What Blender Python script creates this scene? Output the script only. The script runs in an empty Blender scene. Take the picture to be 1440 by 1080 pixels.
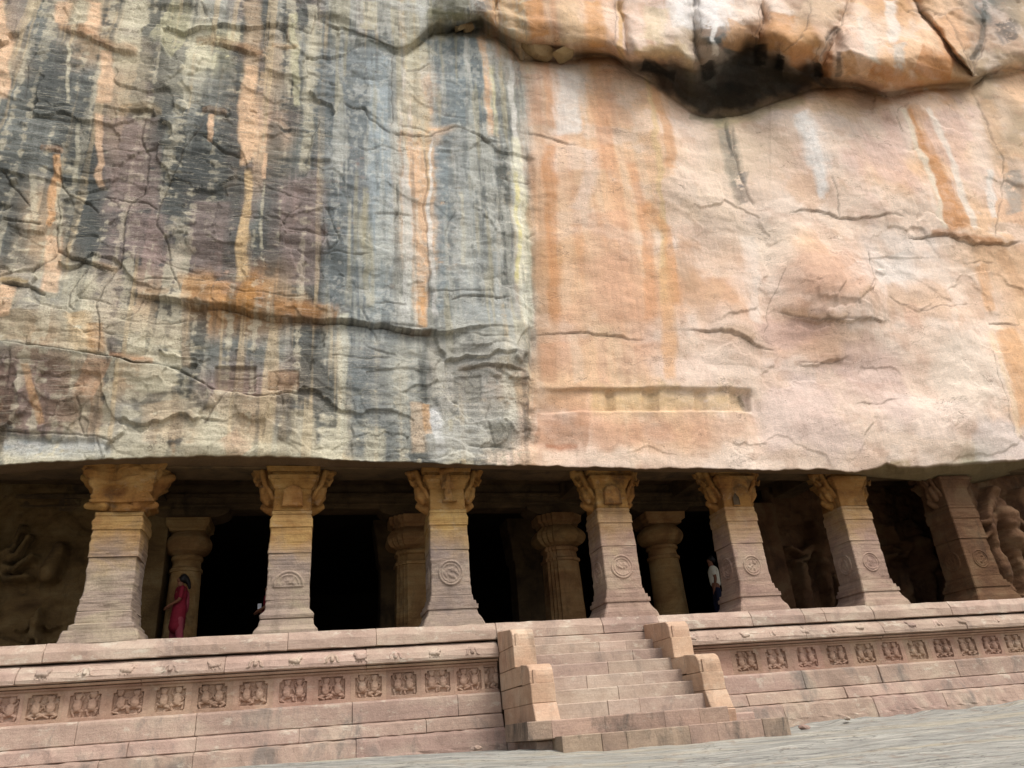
import bpy, bmesh, math, random
import numpy as np
from mathutils import Vector, Matrix

scene = bpy.context.scene
C = scene.collection
R = math.radians

# ------------------------------------------------------------------ camera
CAM = dict(f=1.05018852, yaw=0.27598171, pitch=0.43796194, roll=-0.0854856)

def cam_axes():
    cy, sy = math.cos(CAM['yaw']), math.sin(CAM['yaw'])
    cp, sp = math.cos(CAM['pitch']), math.sin(CAM['pitch'])
    cr, sr = math.cos(CAM['roll']), math.sin(CAM['roll'])
    w = np.array([sy*cp, cy*cp, sp])
    r = np.array([cy, -sy, 0.0])
    u = np.cross(r, w)
    return cr*r + sr*u, -sr*r + cr*u, w

AR, AU, AF = cam_axes()
FPX = CAM['f']*1000.0

cam_data = bpy.data.cameras.new('camera')
cam_data.sensor_width = 36.0
cam_data.lens = FPX/1440.0*36.0
cam_data.clip_start = 0.05
cam_data.clip_end = 600.0
cam = bpy.data.objects.new('camera', cam_data)
C.objects.link(cam)
cam.matrix_world = Matrix(((AR[0], AU[0], -AF[0], 0), (AR[1], AU[1], -AF[1], 0),
                           (AR[2], AU[2], -AF[2], 0), (0, 0, 0, 1)))
scene.camera = cam

# ------------------------------------------------------------------ world, sun, exposure
SUN_EL, SUN_AZ = 58.0, 150.0     # azimuth clockwise from +Y
world = bpy.data.worlds.new('World')
scene.world = world
world.use_nodes = True
wn = world.node_tree
for n in list(wn.nodes):
    wn.nodes.remove(n)
sky = wn.nodes.new('ShaderNodeTexSky')
sky.sky_type = 'NISHITA'
sky.sun_disc = False
sky.sun_elevation = R(SUN_EL)
sky.sun_rotation = R(SUN_AZ)
sky.air_density = 1.0
sky.dust_density = 4.0
sky.ozone_density = 1.0
desat = wn.nodes.new('ShaderNodeHueSaturation')
desat.inputs['Saturation'].default_value = 0.45
bg = wn.nodes.new('ShaderNodeBackground')
bg.inputs['Strength'].default_value = 0.13
wo = wn.nodes.new('ShaderNodeOutputWorld')
wn.links.new(sky.outputs[0], desat.inputs['Color'])
wn.links.new(desat.outputs[0], bg.inputs['Color'])
wn.links.new(bg.outputs[0], wo.inputs['Surface'])

sl = bpy.data.lights.new('sun', 'SUN')
sl.energy = 1.5
sl.angle = R(22)
sl.color = (1.0, 0.985, 0.96)
sun = bpy.data.objects.new('sun', sl)
C.objects.link(sun)
sdir = Vector((math.sin(R(SUN_AZ))*math.cos(R(SUN_EL)), math.cos(R(SUN_AZ))*math.cos(R(SUN_EL)), math.sin(R(SUN_EL))))
sun.rotation_euler = (-sdir).to_track_quat('-Z', 'Y').to_euler()

scene.view_settings.view_transform = 'Standard'
scene.view_settings.look = 'None'
scene.view_settings.exposure = 0.80
scene.view_settings.gamma = 1.0
scene.view_settings.use_curve_mapping = False
scene.render.engine = 'CYCLES'
scene.cycles.max_bounces = 6
scene.cycles.diffuse_bounces = 4
scene.render.resolution_x = 1024
scene.render.resolution_y = 768

rng = random.Random(7)
D = 16.0                          # distance of the pillar fronts

# ------------------------------------------------------------------ helpers
def ray(u, v):
    """direction through a measured point of the facade (numpy friendly)"""
    u = np.asarray(u, float); v = np.asarray(v, float)
    a = (u-720.0)/FPX; b = -(v-540.0)/FPX
    return (a[..., None]*AR + b[..., None]*AU + AF)

def atY(u, v, Y):
    d = ray(u, v)
    return d*(np.asarray(Y, float)/d[..., 1])[..., None]

def ihash(xi, yi, seed):
    h = (xi*374761393 + yi*668265263 + seed*1274126177) & 0xffffffff
    h = ((h ^ (h >> 13))*1103515245) & 0xffffffff
    h = ((h ^ (h >> 15))*2246822519) & 0xffffffff
    return (h ^ (h >> 16))/4294967296.0

def vn(x, y, seed=0):
    x = np.asarray(x, float); y = np.asarray(y, float)
    xi = np.floor(x).astype(np.int64); yi = np.floor(y).astype(np.int64)
    fx = x-xi; fy = y-yi
    fx = fx*fx*(3-2*fx); fy = fy*fy*(3-2*fy)
    a = ihash(xi, yi, seed); b = ihash(xi+1, yi, seed)
    c = ihash(xi, yi+1, seed); d = ihash(xi+1, yi+1, seed)
    return (a*(1-fx)+b*fx)*(1-fy) + (c*(1-fx)+d*fx)*fy

def fbm(x, y, seed=0, octv=4, gain=0.5):
    s = 0.0; a = 1.0; t = 0.0
    for o in range(octv):
        s = s + a*vn(x*(2.03**o)+o*17.3, y*(2.03**o)+o*9.1, seed+o*31)
        t += a; a *= gain
    return s/t                     # 0..1

def facets(x, y, seed=0):
    """tilted slabs with sharp edges between them: height and closeness to an edge"""
    xi = np.floor(x).astype(np.int64); yi = np.floor(y).astype(np.int64)
    f1 = np.full(x.shape, 9.0); f2 = np.full(x.shape, 9.0); h1 = np.zeros(x.shape)
    for i in (-1, 0, 1):
        for j in (-1, 0, 1):
            a = xi+i; b_ = yi+j
            px_ = a+ihash(a, b_, seed); py_ = b_+ihash(a, b_, seed+1)
            dx = x-px_; dy = y-py_; d = dx*dx+dy*dy
            h = (ihash(a, b_, seed+2)-.5)+dx*(ihash(a, b_, seed+3)-.5)*1.6+dy*(ihash(a, b_, seed+4)-.5)*1.6
            m1 = d < f1
            f2 = np.where(m1, f1, np.minimum(f2, d)); h1 = np.where(m1, h, h1); f1 = np.where(m1, d, f1)
    return h1, np.sqrt(f2)-np.sqrt(f1)

def sstep(a, b, x):
    t = np.clip((x-a)/(b-a), 0, 1)
    return t*t*(3-2*t)

def lin(c, k=1.0):
    return tuple(((x/255.0)/12.92 if x/255.0 <= 0.04045 else ((x/255.0+0.055)/1.055)**2.4)*k for x in c[:3])

def mesh_from(name, verts, faces, smooth=False):
    me = bpy.data.meshes.new(name)
    me.from_pydata([tuple(map(float, v)) for v in verts], [], [tuple(f) for f in faces])
    me.update()
    if smooth:
        me.polygons.foreach_set('use_smooth', [True]*len(me.polygons))
    return me

def link(name, me, mat, parent=None, loc=None):
    o = bpy.data.objects.new(name, me)
    C.objects.link(o)
    if mat is not None and len(me.materials) == 0:
        me.materials.append(mat)
    if parent is not None:
        o.parent = parent
    if loc is not None:
        o.location = loc
    return o

def tag(o, label=None, cat=None, group=None, kind=None):
    if label: o['label'] = label
    if cat: o['category'] = cat
    if group: o['group'] = group
    if kind: o['kind'] = kind
    return o

def empty(name, loc, label, cat, group=None):
    o = bpy.data.objects.new(name, None)
    C.objects.link(o)
    o.location = loc
    o.empty_display_size = 0.2
    return tag(o, label, cat, group)

def grid_mesh(name, P, smooth=True, flip=False):
    """P: (n, m, 3) array"""
    n, m = P.shape[:2]
    me = bpy.data.meshes.new(name)
    me.vertices.add(n*m)
    me.vertices.foreach_set('co', np.ascontiguousarray(P.reshape(-1, 3), dtype=np.float32).ravel())
    i, j = np.meshgrid(np.arange(n-1), np.arange(m-1), indexing='ij')
    a = (i*m+j).ravel(); b = a+1; c = a+m+1; d = a+m
    q = np.stack([a, d, c, b] if flip else [a, b, c, d], 1).astype(np.int32)
    k = len(q)
    me.loops.add(4*k)
    me.loops.foreach_set('vertex_index', q.ravel())
    me.polygons.add(k)
    me.polygons.foreach_set('loop_start', np.arange(0, 4*k, 4, dtype=np.int32))
    me.polygons.foreach_set('loop_total', np.full(k, 4, dtype=np.int32))
    me.polygons.foreach_set('use_smooth', np.full(k, smooth, dtype=bool))
    me.update(calc_edges=True)
    return me

def extrude_block(prof, x0, x1, bev=0.012, jit=0.006, step=0.5, axis='x'):
    """closed (a, z) outline run along x with eased ends; worn a little along its length"""
    prof = [(float(a), float(b)) for a, b in prof]
    cy = sum(p[0] for p in prof)/len(prof); cz = sum(p[1] for p in prof)/len(prof)
    n = max(1, int((x1-x0-2*bev)/step))
    xs = [x0, x0+bev] + [x0+bev+(x1-x0-2*bev)*k/n for k in range(1, n)] + [x1-bev, x1]
    V = []; F = []
    m = len(prof)
    for ri, x in enumerate(xs):
        end = ri in (0, len(xs)-1)
        for (a, z) in prof:
            da, dz = a-cy, z-cz
            L = math.hypot(da, dz) or 1
            s = -bev*1.2 if end else rng.uniform(-jit, jit)
            a2, z2 = a+da/L*s, z+dz/L*s*0.7
            V.append((x, a2, z2) if axis == 'x' else (a2, x, z2))
    for r_ in range(len(xs)-1):
        for k in range(m):
            k2 = (k+1) % m
            F.append((r_*m+k, (r_+1)*m+k, (r_+1)*m+k2, r_*m+k2))
    F.append(tuple(range(m-1, -1, -1))); F.append(tuple((len(xs)-1)*m+k for k in range(m)))
    return V, F

def ease(prof, b=0.014):
    """cut the corners of an outline"""
    out = []
    m = len(prof)
    for k in range(m):
        p0 = Vector(prof[k-1]); p = Vector(prof[k]); p1 = Vector(prof[(k+1) % m])
        for q in (p0, p1):
            d = q-p
            t = min(b, d.length*0.3)
            out.append(tuple(p + d.normalized()*t))
    return out

def ext(name, prof, x0, x1, mat, parent, bev=0.012, jit=0.005, axis='x', corner=0.014, step=0.5):
    V, F = extrude_block(ease(prof, corner) if corner else prof, x0, x1, bev, jit, step, axis)
    me = mesh_from(name, V, F)
    bm = bmesh.new(); bm.from_mesh(me); bmesh.ops.recalc_face_normals(bm, faces=bm.faces); bm.to_mesh(me); bm.free()
    return link(name, me, mat, parent)

def box(name, x0, x1, y0, y1, z0, z1, mat, parent=None, bev=0.012, jit=0.004):
    return ext(name, [(y0, z0), (y1, z0), (y1, z1), (y0, z1)], x0, x1, mat, parent, bev, jit, corner=bev)

def plan(shape, n):
    """unit outline of a column's cross section"""
    pts = []
    if shape == 'round':
        for k in range(n*4):
            a = 2*math.pi*k/(n*4)
            pts.append((math.cos(a), math.sin(a)))
    elif shape == 'square':
        q = 0.955
        side = [-1 + 2*k/n for k in range(1, n)]
        pts += [(s, -1) for s in [-q]+side[0:]+[q]]
        pts += [(1, s) for s in [-q]+side+[q]]
        pts += [(s, 1) for s in [q]+side[::-1]+[-q]]
        pts += [(-1, s) for s in [q]+side[::-1]+[-q]]
    else:  # redented
        q = [(-.5, -1), (.5, -1), (.5, -.84), (.68, -.84), (.68, -.68), (.84, -.68), (.84, -.5), (1, -.5)]
        for k in range(4):
            c, s = round(math.cos(k*math.pi/2)), round(math.sin(k*math.pi/2))
            pts += [(x*c-y*s, x*s+y*c) for x, y in q[:]]
    return pts

def loft(name, levels, cx, cy, mat, parent, shape='square', n=8, amp=0.008, dz=0.045, seed=1, smooth=True, bed=1.0):
    """levels: (z, hx, hy) from the bottom up; shape worn by layered noise"""
    P0 = np.array(plan(shape, n))
    zs = []; hx = []; hy = []
    for a, b in zip(levels[:-1], levels[1:]):
        k = max(1, int(abs(b[0]-a[0])/dz))
        for t in np.arange(k)/k:
            zs.append(a[0]+(b[0]-a[0])*t); hx.append(a[1]+(b[1]-a[1])*t); hy.append(a[2]+(b[2]-a[2])*t)
    zs.append(levels[-1][0]); hx.append(levels[-1][1]); hy.append(levels[-1][2])
    zs = np.array(zs)[:, None]; hx = np.array(hx)[:, None]; hy = np.array(hy)[:, None]
    X = P0[None, :, 0]*hx; Y = P0[None, :, 1]*hy
    ang = np.arctan2(Y, X)
    nz = (fbm(X*3+Y*2.3+seed, zs*14*bed, seed, 4)-0.5)*2
    nz2 = (fbm(X*1.4-Y*1.7+seed, zs*2.2, seed+50, 3)-0.5)*2
    k = 1 + (nz*amp + nz2*amp*1.3)/np.maximum(np.maximum(hx, hy), .05)
    P = np.stack([cx+X*k, cy+Y*k, zs+0*X], -1)
    nr, m = P.shape[:2]
    V = P.reshape(-1, 3); F = []
    for r_ in range(nr-1):
        for c in range(m):
            c2 = (c+1) % m
            F.append((r_*m+c, r_*m+c2, (r_+1)*m+c2, (r_+1)*m+c))
    F.append(tuple(range(m-1, -1, -1))); F.append(tuple((nr-1)*m+c for c in range(m)))
    me = mesh_from(name, V, F)
    return link(name, me, mat, parent)

def capsules(items, H, W, w, h):
    """height field from capsules (x0, z0, x1, z1, r0, r1, lift) on a w x h plate"""
    xs = np.linspace(0, w, W)[None, :]; zs = np.linspace(0, h, H)[:, None]
    out = np.zeros((H, W))
    for (x0, z0, x1, z1, r0, r1, lift) in items:
        dx, dz = x1-x0, z1-z0
        L2 = dx*dx+dz*dz or 1e-9
        t = np.clip(((xs-x0)*dx+(zs-z0)*dz)/L2, 0, 1)
        d2 = (xs-x0-t*dx)**2+(zs-z0-t*dz)**2
        r_ = r0+(r1-r0)*t
        hgt = np.sqrt(np.clip(1-d2/(r_*r_), 0, 1))*r_*lift
        out = np.maximum(out, hgt)
    return out

def remesh_blob(name, parts, mat, parent=None, voxel=0.02, smooth_iter=3):
    """one continuous carved body out of overlapping tapered limbs: (p0, p1, r0, r1)"""
    bm = bmesh.new()
    for p0, p1, r0, r1 in parts:
        p0 = Vector(p0); p1 = Vector(p1)
        n = max(2, int((p1-p0).length/(min(r0, r1)*0.5))+1)
        for k in range(n):
            t = k/(n-1)
            bmesh.ops.create_icosphere(bm, subdivisions=2, radius=r0+(r1-r0)*t, matrix=Matrix.Translation(p0.lerp(p1, t)))
    me = bpy.data.meshes.new('tmp'); bm.to_mesh(me); bm.free()
    t_ = bpy.data.objects.new('tmp', me); C.objects.link(t_)
    m = t_.modifiers.new('r', 'REMESH'); m.mode = 'VOXEL'; m.voxel_size = voxel; m.use_smooth_shade = True
    s = t_.modifiers.new('s', 'SMOOTH'); s.iterations = smooth_iter; s.factor = 0.5
    dg = bpy.context.evaluated_depsgraph_get()
    me2 = bpy.data.meshes.new_from_object(t_.evaluated_get(dg))
    me2.name = name
    bpy.data.objects.remove(t_); bpy.data.meshes.remove(me)
    me2.materials.clear()
    return link(name, me2, mat, parent)

# ------------------------------------------------------------------ materials
def newmat(name):
    m = bpy.data.materials.new(name); m.use_nodes = True
    nt = m.node_tree
    for n in list(nt.nodes): nt.nodes.remove(n)
    out = nt.nodes.new('ShaderNodeOutputMaterial')
    b = nt.nodes.new('ShaderNodeBsdfPrincipled')
    b.inputs['Roughness'].default_value = 0.88
    b.inputs['Specular IOR Level'].default_value = 0.2
    nt.links.new(b.outputs[0], out.inputs['Surface'])
    return m, nt, b

def nnoise(nt, vec, scale, detail=6, rough=0.6, dist=0.0):
    n = nt.nodes.new('ShaderNodeTexNoise')
    n.inputs['Scale'].default_value = scale; n.inputs['Detail'].default_value = detail
    n.inputs['Roughness'].default_value = rough; n.inputs['Distortion'].default_value = dist
    nt.links.new(vec, n.inputs['Vector'])
    return n.outputs['Fac']

def nmap(nt, vec, sc=(1, 1, 1), rot=(0, 0, 0), loc=(0, 0, 0)):
    m = nt.nodes.new('ShaderNodeMapping')
    m.inputs['Scale'].default_value = sc; m.inputs['Rotation'].default_value = rot; m.inputs['Location'].default_value = loc
    nt.links.new(vec, m.inputs['Vector'])
    return m.outputs[0]

def nramp(nt, fac, stops):
    r_ = nt.nodes.new('ShaderNodeValToRGB')
    el = r_.color_ramp.elements
    while len(el) < len(stops): el.new(0.5)
    for e, (p, c) in zip(el, stops):
        e.position = p
        e.color = (c, c, c, 1) if isinstance(c, (int, float)) else tuple(c)+(1,)
    nt.links.new(fac, r_.inputs[0])
    return r_.outputs['Color']

def nmix(nt, fac, a, b, mode='MIX'):
    m = nt.nodes.new('ShaderNodeMix'); m.data_type = 'RGBA'; m.blend_type = mode
    for s, val in ((m.inputs[0], fac), (m.inputs[6], a), (m.inputs[7], b)):
        if isinstance(val, (int, float)): s.default_value = val
        elif isinstance(val, tuple): s.default_value = tuple(val)+(1,) if len(val) == 3 else val
        else: nt.links.new(val, s)
    return m.outputs[2]

def nmath(nt, op, a, b=0.0, clamp=False):
    m = nt.nodes.new('ShaderNodeMath'); m.operation = op; m.use_clamp = clamp
    for s, val in ((m.inputs[0], a), (m.inputs[1], b)):
        if isinstance(val, (int, float)): s.default_value = val
        else: nt.links.new(val, s)
    return m.outputs[0]

def nbump(nt, b, hgt, strength=0.5, dist=0.02):
    n = nt.nodes.new('ShaderNodeBump')
    n.inputs['Strength'].default_value = strength; n.inputs['Distance'].default_value = dist
    nt.links.new(hgt, n.inputs['Height']); nt.links.new(n.outputs[0], b.inputs['Normal'])

ALB = 0.66
def stone(name, cols, bed=0.35, bedscale=16, lime=0.0, stain=0.0, zgrad=None, k=ALB, bump=0.5, perobj=0.12, stain_col=(70, 68, 62)):
    m, nt, b = newmat(name)
    g = nt.nodes.new('ShaderNodeNewGeometry'); pos = g.outputs['Position']
    oi = nt.nodes.new('ShaderNodeObjectInfo')
    n1 = nnoise(nt, nmap(nt, pos, (1.1, 1.1, 1.5)), 1.0, 9, 0.62, 0.6)
    base = nramp(nt, n1, [(0.3, lin(cols[0], k)), (0.5, lin(cols[1], k)), (0.7, lin(cols[2], k))])
    if zgrad:
        sep = nt.nodes.new('ShaderNodeSeparateXYZ'); nt.links.new(pos, sep.inputs[0])
        zz = nmath(nt, 'ADD', sep.outputs[2], nmath(nt, 'MULTIPLY', nmath(nt, 'SUBTRACT', n1, 0.5), 1.6))
        mr = nt.nodes.new('ShaderNodeMapRange'); nt.links.new(zz, mr.inputs[0])
        mr.inputs[1].default_value = zgrad[0]; mr.inputs[2].default_value = zgrad[1]
        n1b = nnoise(nt, nmap(nt, pos, (1.7, 1.7, 2.5), loc=(5, 2, 1)), 1.6, 7, 0.6, 0.4)
        up = nramp(nt, n1b, [(0.3, lin(zgrad[2], k)), (0.65, lin(zgrad[3], k))])
        base = nmix(nt, mr.outputs[0], base, up)
    wav = nnoise(nt, nmap(nt, pos, (0.35, 0.35, 1), rot=(0.04, -0.05, 0)), bedscale, 5, 0.7, 0.5)
    wavm = nmap(nt, pos, (0.5, 0.5, bedscale), rot=(0.03, -0.06, 0))
    wav = nnoise(nt, wavm, 1.0, 6, 0.72, 0.35)
    bedc = nramp(nt, wav, [(0.32, 0.62), (0.47, 0.95), (0.56, 1.06), (0.7, 1.28)])
    base = nmix(nt, bed, base, bedc, 'MULTIPLY')
    fine = nnoise(nt, pos, 38, 6, 0.7)
    base = nmix(nt, 0.5, base, nramp(nt, fine, [(0.3, 0.68), (0.7, 1.3)]), 'MULTIPLY')
    if perobj:
        v = nt.nodes.new('ShaderNodeMapRange'); nt.links.new(oi.outputs['Random'], v.inputs[0])
        v.inputs[3].default_value = 1-perobj; v.inputs[4].default_value = 1+perobj
        hs = nt.nodes.new('ShaderNodeHueSaturation'); nt.links.new(base, hs.inputs['Color']); nt.links.new(v.outputs[0], hs.inputs['Value'])
        v2 = nt.nodes.new('ShaderNodeMapRange'); nt.links.new(nmath(nt, 'FRACT', nmath(nt, 'MULTIPLY', oi.outputs['Random'], 7.31)), v2.inputs[0])
        v2.inputs[3].default_value = 0.5-perobj*0.12; v2.inputs[4].default_value = 0.5+perobj*0.12
        nt.links.new(v2.outputs[0], hs.inputs['Hue']); v2.inputs[3].default_value = 0.5-perobj*0.06; v2.inputs[4].default_value = 0.5+perobj*0.06
        base = hs.outputs[0]
    if stain:
        n3 = nnoise(nt, nmap(nt, pos, (1.3, 1.3, 0.5), loc=(3, 7, 2)), 1.3, 8, 0.68, 0.5)
        f = nramp(nt, n3, [(0.52, 0.0), (0.66, stain)])
        base = nmix(nt, f, base, lin(stain_col, k))
    if lime:
        n4 = nnoise(nt, nmap(nt, pos, (1.5, 1.5, 3.0), loc=(9, 1, 4)), 1.7, 10, 0.75, 0.3)
        f = nramp(nt, n4, [(0.565, 0.0), (0.63, lime)])
        base = nmix(nt, f, base, lin((226, 214, 192), k))
    nt.links.new(base, b.inputs['Base Color'])
    hgt = nmath(nt, 'ADD', nmath(nt, 'MULTIPLY', wav, 0.8), nmath(nt, 'MULTIPLY', nnoise(nt, pos, 14, 10, 0.72), 1.0))
    nbump(nt, b, hgt, bump, 0.035)
    return m

M = {}
M['pink'] = stone('pink_sandstone', [(172, 146, 128), (194, 167, 148), (210, 190, 168)], 0.3, 9, lime=0.55, stain=0.55, bump=0.45, stain_col=(132, 116, 106))
M['frieze'] = stone('brown_pink_sandstone', [(170, 134, 112), (192, 157, 134), (207, 176, 150)], 0.15, 8, lime=0.25, stain=0.3, bump=0.5, stain_col=(120, 98, 82))
M['base'] = stone('weathered_base_sandstone', [(166, 140, 124), (188, 160, 142), (202, 180, 158)], 0.28, 7, lime=0.45, stain=0.75, bump=0.55, stain_col=(124, 116, 108))
M['step'] = stone('step_sandstone', [(180, 154, 138), (200, 175, 155), (214, 192, 172)], 0.25, 8, lime=0.5, stain=0.45, bump=0.4, stain_col=(128, 116, 106), perobj=0.1)
M['stepdark'] = stone('grey_stained_step_sandstone', [(146, 126, 112), (176, 150, 130), (196, 168, 144)], 0.2, 6, lime=0.2, stain=0.95, bump=0.5, stain_col=(96, 88, 80), perobj=0.2)  # darker stone with grey stains for the lowest steps
M['cheek'] = stone('tan_sandstone_blocks', [(200, 160, 130), (216, 180, 150), (226, 198, 170)], 0.15, 7, lime=0.3, stain=0.55, bump=0.4, stain_col=(140, 118, 98), perobj=0.05)
M['shaft'] = stone('banded_pillar_sandstone', [(150, 132, 122), (178, 156, 138), (196, 178, 150)], 0.85, 22, lime=0.15, stain=0.45,
                   zgrad=(3.5, 4.2, (168, 126, 74), (198, 160, 100)), bump=0.75, perobj=0.04, stain_col=(112, 96, 82), k=0.60)
M['shaftpink'] = stone('pink_pillar_sandstone', [(160, 130, 116), (186, 156, 136), (202, 178, 152)], 0.65, 18, lime=0.15, stain=0.4,
                   zgrad=(3.6, 4.5, (164, 124, 82), (190, 154, 106)), bump=0.7, perobj=0.04, stain_col=(118, 94, 78), k=0.62)
M['gold'] = stone('ochre_capital_stone', [(122, 76, 36), (172, 122, 64), (196, 154, 94)], 0.3, 12, lime=0.12, stain=0.75, bump=0.9, perobj=0.06, stain_col=(74, 56, 40), k=0.58)
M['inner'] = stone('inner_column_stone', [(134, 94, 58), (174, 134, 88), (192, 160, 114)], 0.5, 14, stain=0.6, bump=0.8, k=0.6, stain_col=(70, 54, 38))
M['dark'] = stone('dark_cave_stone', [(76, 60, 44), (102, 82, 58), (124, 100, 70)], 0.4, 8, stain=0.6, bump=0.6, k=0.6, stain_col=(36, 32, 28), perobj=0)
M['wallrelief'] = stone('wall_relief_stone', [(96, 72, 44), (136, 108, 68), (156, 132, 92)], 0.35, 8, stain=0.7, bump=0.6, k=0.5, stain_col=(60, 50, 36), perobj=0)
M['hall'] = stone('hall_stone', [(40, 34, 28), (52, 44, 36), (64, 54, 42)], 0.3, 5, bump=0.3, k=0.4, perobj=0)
M['redrelief'] = stone('reddish_relief_stone', [(116, 78, 52), (152, 110, 76), (176, 142, 104)], 0.3, 8, stain=0.6, bump=0.7, k=0.32, stain_col=(62, 46, 36), perobj=0)  # albedo lowered to paint in the shade at the right end

# ground: grey bedrock, worn into long streaks
m, nt, b = newmat('grey_bedrock'); M['ground'] = m
g = nt.nodes.new('ShaderNodeNewGeometry'); pos = g.outputs['Position']
st = nmap(nt, pos, (0.9, 9.0, 3.0), rot=(0, 0, R(20)))
n1 = nnoise(nt, st, 1.0, 10, 0.74, 0.12)
base = nramp(nt, n1, [(0.30, lin((108, 105, 100), ALB)), (0.42, lin((152, 149, 140), ALB)), (0.54, lin((180, 177, 166), ALB)), (0.68, lin((216, 210, 194), ALB))])
n2 = nnoise(nt, nmap(nt, pos, (0.12, 0.9, 1), rot=(0, 0, R(24))), 1.0, 6, 0.6, 0.6)
base = nmix(nt, nramp(nt, n2, [(0.52, 0.0), (0.66, 0.55)]), base, lin((206, 188, 150), ALB))
n5 = nnoise(nt, nmap(nt, pos, (1.3, 20, 1), rot=(0, 0, R(17))), 1.0, 8, 0.76, 0.1)
base = nmix(nt, nramp(nt, n5, [(0.3, 0.6), (0.4, 0.0)]), base, lin((92, 90, 86), ALB))
base = nmix(nt, 0.5, base, nramp(nt, nnoise(nt, pos, 22, 8, 0.7), [(0.3, 0.75), (0.7, 1.22)]), 'MULTIPLY')
gh = nnoise(nt, nmap(nt, pos, (0.35, 0.9, 1), rot=(0, 0, R(12))), 1.0, 5, 0.6, 0.2)
gl = nramp(nt, nmath(nt, 'ABSOLUTE', nmath(nt, 'SUBTRACT', gh, 0.5)), [(0.0, 1.0), (0.006, 0.0)])
base = nmix(nt, nmath(nt, 'MULTIPLY', gl, 0.7), base, lin((70, 66, 60), ALB))
gp = nramp(nt, nnoise(nt, pos, 2.6, 8, 0.75), [(0.56, 0.0), (0.62, 0.5)])
base = nmix(nt, gp, base, lin((150, 128, 108), ALB))
nt.links.new(base, b.inputs['Base Color'])
nbump(nt, b, nmath(nt, 'ADD', n5, nnoise(nt, pos, 9, 8, 0.7)), 0.6, 0.04)

# cliff: hand laid stain map in the colour attribute, grain and lichen scratches from nodes
m, nt, b = newmat('stained_cliff_sandstone'); M['cliff'] = m
g = nt.nodes.new('ShaderNodeNewGeometry'); pos = g.outputs['Position']
ca = nt.nodes.new('ShaderNodeVertexColor'); ca.layer_name = 'stain'
la = nt.nodes.new('ShaderNodeAttribute'); la.attribute_name = 'lichen'
lf = la.outputs['Fac']
col = ca.outputs['Color']
scr = nnoise(nt, nmap(nt, pos, (1.1, 1.1, 15), rot=(0, R(-5), 0)), 1.6, 8, 0.78, 0.9)
f = nmath(nt, 'MULTIPLY', nramp(nt, scr, [(0.55, 0.0), (0.63, 1.0)]), nmath(nt, 'MULTIPLY', lf, 0.5))
col = nmix(nt, f, col, lin((218, 208, 184), ALB))
scr2 = nnoise(nt, nmap(nt, pos, (1.4, 1.4, 17), rot=(0, R(4), 0), loc=(4, 2, 8)), 1.5, 8, 0.78, 0.9)
f = nmath(nt, 'MULTIPLY', nramp(nt, scr2, [(0.34, 1.0), (0.43, 0.0)]), nmath(nt, 'MULTIPLY', lf, 0.45))
col = nmix(nt, f, col, lin((66, 66, 62), ALB))
ver = nnoise(nt, nmap(nt, pos, (9, 9, 0.5)), 1.0, 7, 0.7, 0.2)
col = nmix(nt, 0.5, col, nramp(nt, ver, [(0.3, 0.8), (0.5, 1.0), (0.7, 1.16)]), 'MULTIPLY')
gr = nnoise(nt, pos, 26, 8, 0.75)
col = nmix(nt, nmath(nt, 'ADD', nmath(nt, 'MULTIPLY', lf, 0.4), 0.35), col, nramp(nt, gr, [(0.3, 0.5), (0.5, 1.0), (0.7, 1.42)]), 'MULTIPLY')
spk = nnoise(nt, nmap(nt, pos, (1, 1, 1.2)), 17, 5, 0.8)
f = nmath(nt, 'MULTIPLY', nramp(nt, spk, [(0.60, 0.0), (0.66, 1.0)]), nmath(nt, 'ADD', nmath(nt, 'MULTIPLY', lf, 0.6), 0.05))
col = nmix(nt, f, col, lin((54, 54, 50), ALB))
hn = nnoise(nt, nmap(nt, pos, (0.55, 0.55, 1.25), rot=(0, R(6), 0)), 1.0, 6, 0.62, 0.35)
hl = nmath(nt, 'ABSOLUTE', nmath(nt, 'SUBTRACT', hn, 0.5))
hl = nramp(nt, hl, [(0.0, 1.0), (0.0055, 0.0)])
hm = nramp(nt, nnoise(nt, nmap(nt, pos, (1, 1, 1), loc=(3, 3, 3)), 0.9, 4, 0.6), [(0.50, 0.0), (0.60, 1.0)])
hair = nmath(nt, 'MULTIPLY', hl, hm)
col = nmix(nt, nmath(nt, 'MULTIPLY', hair, 0.55), col, lin((84, 66, 52), ALB))
vo = nt.nodes.new('ShaderNodeTexVoronoi'); vo.inputs['Scale'].default_value = 5.5; vo.inputs['Randomness'].default_value = 1.0
nt.links.new(pos, vo.inputs['Vector'])
pit = nramp(nt, vo.outputs['Distance'], [(0.05, 1.0), (0.10, 0.0)])
pit = nmath(nt, 'MULTIPLY', pit, nramp(nt, nnoise(nt, pos, 1.4, 3, 0.6), [(0.5, 0.0), (0.56, 1.0)]))
col = nmix(nt, nmath(nt, 'MULTIPLY', pit, 0.6), col, lin((88, 70, 56), ALB))
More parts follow.
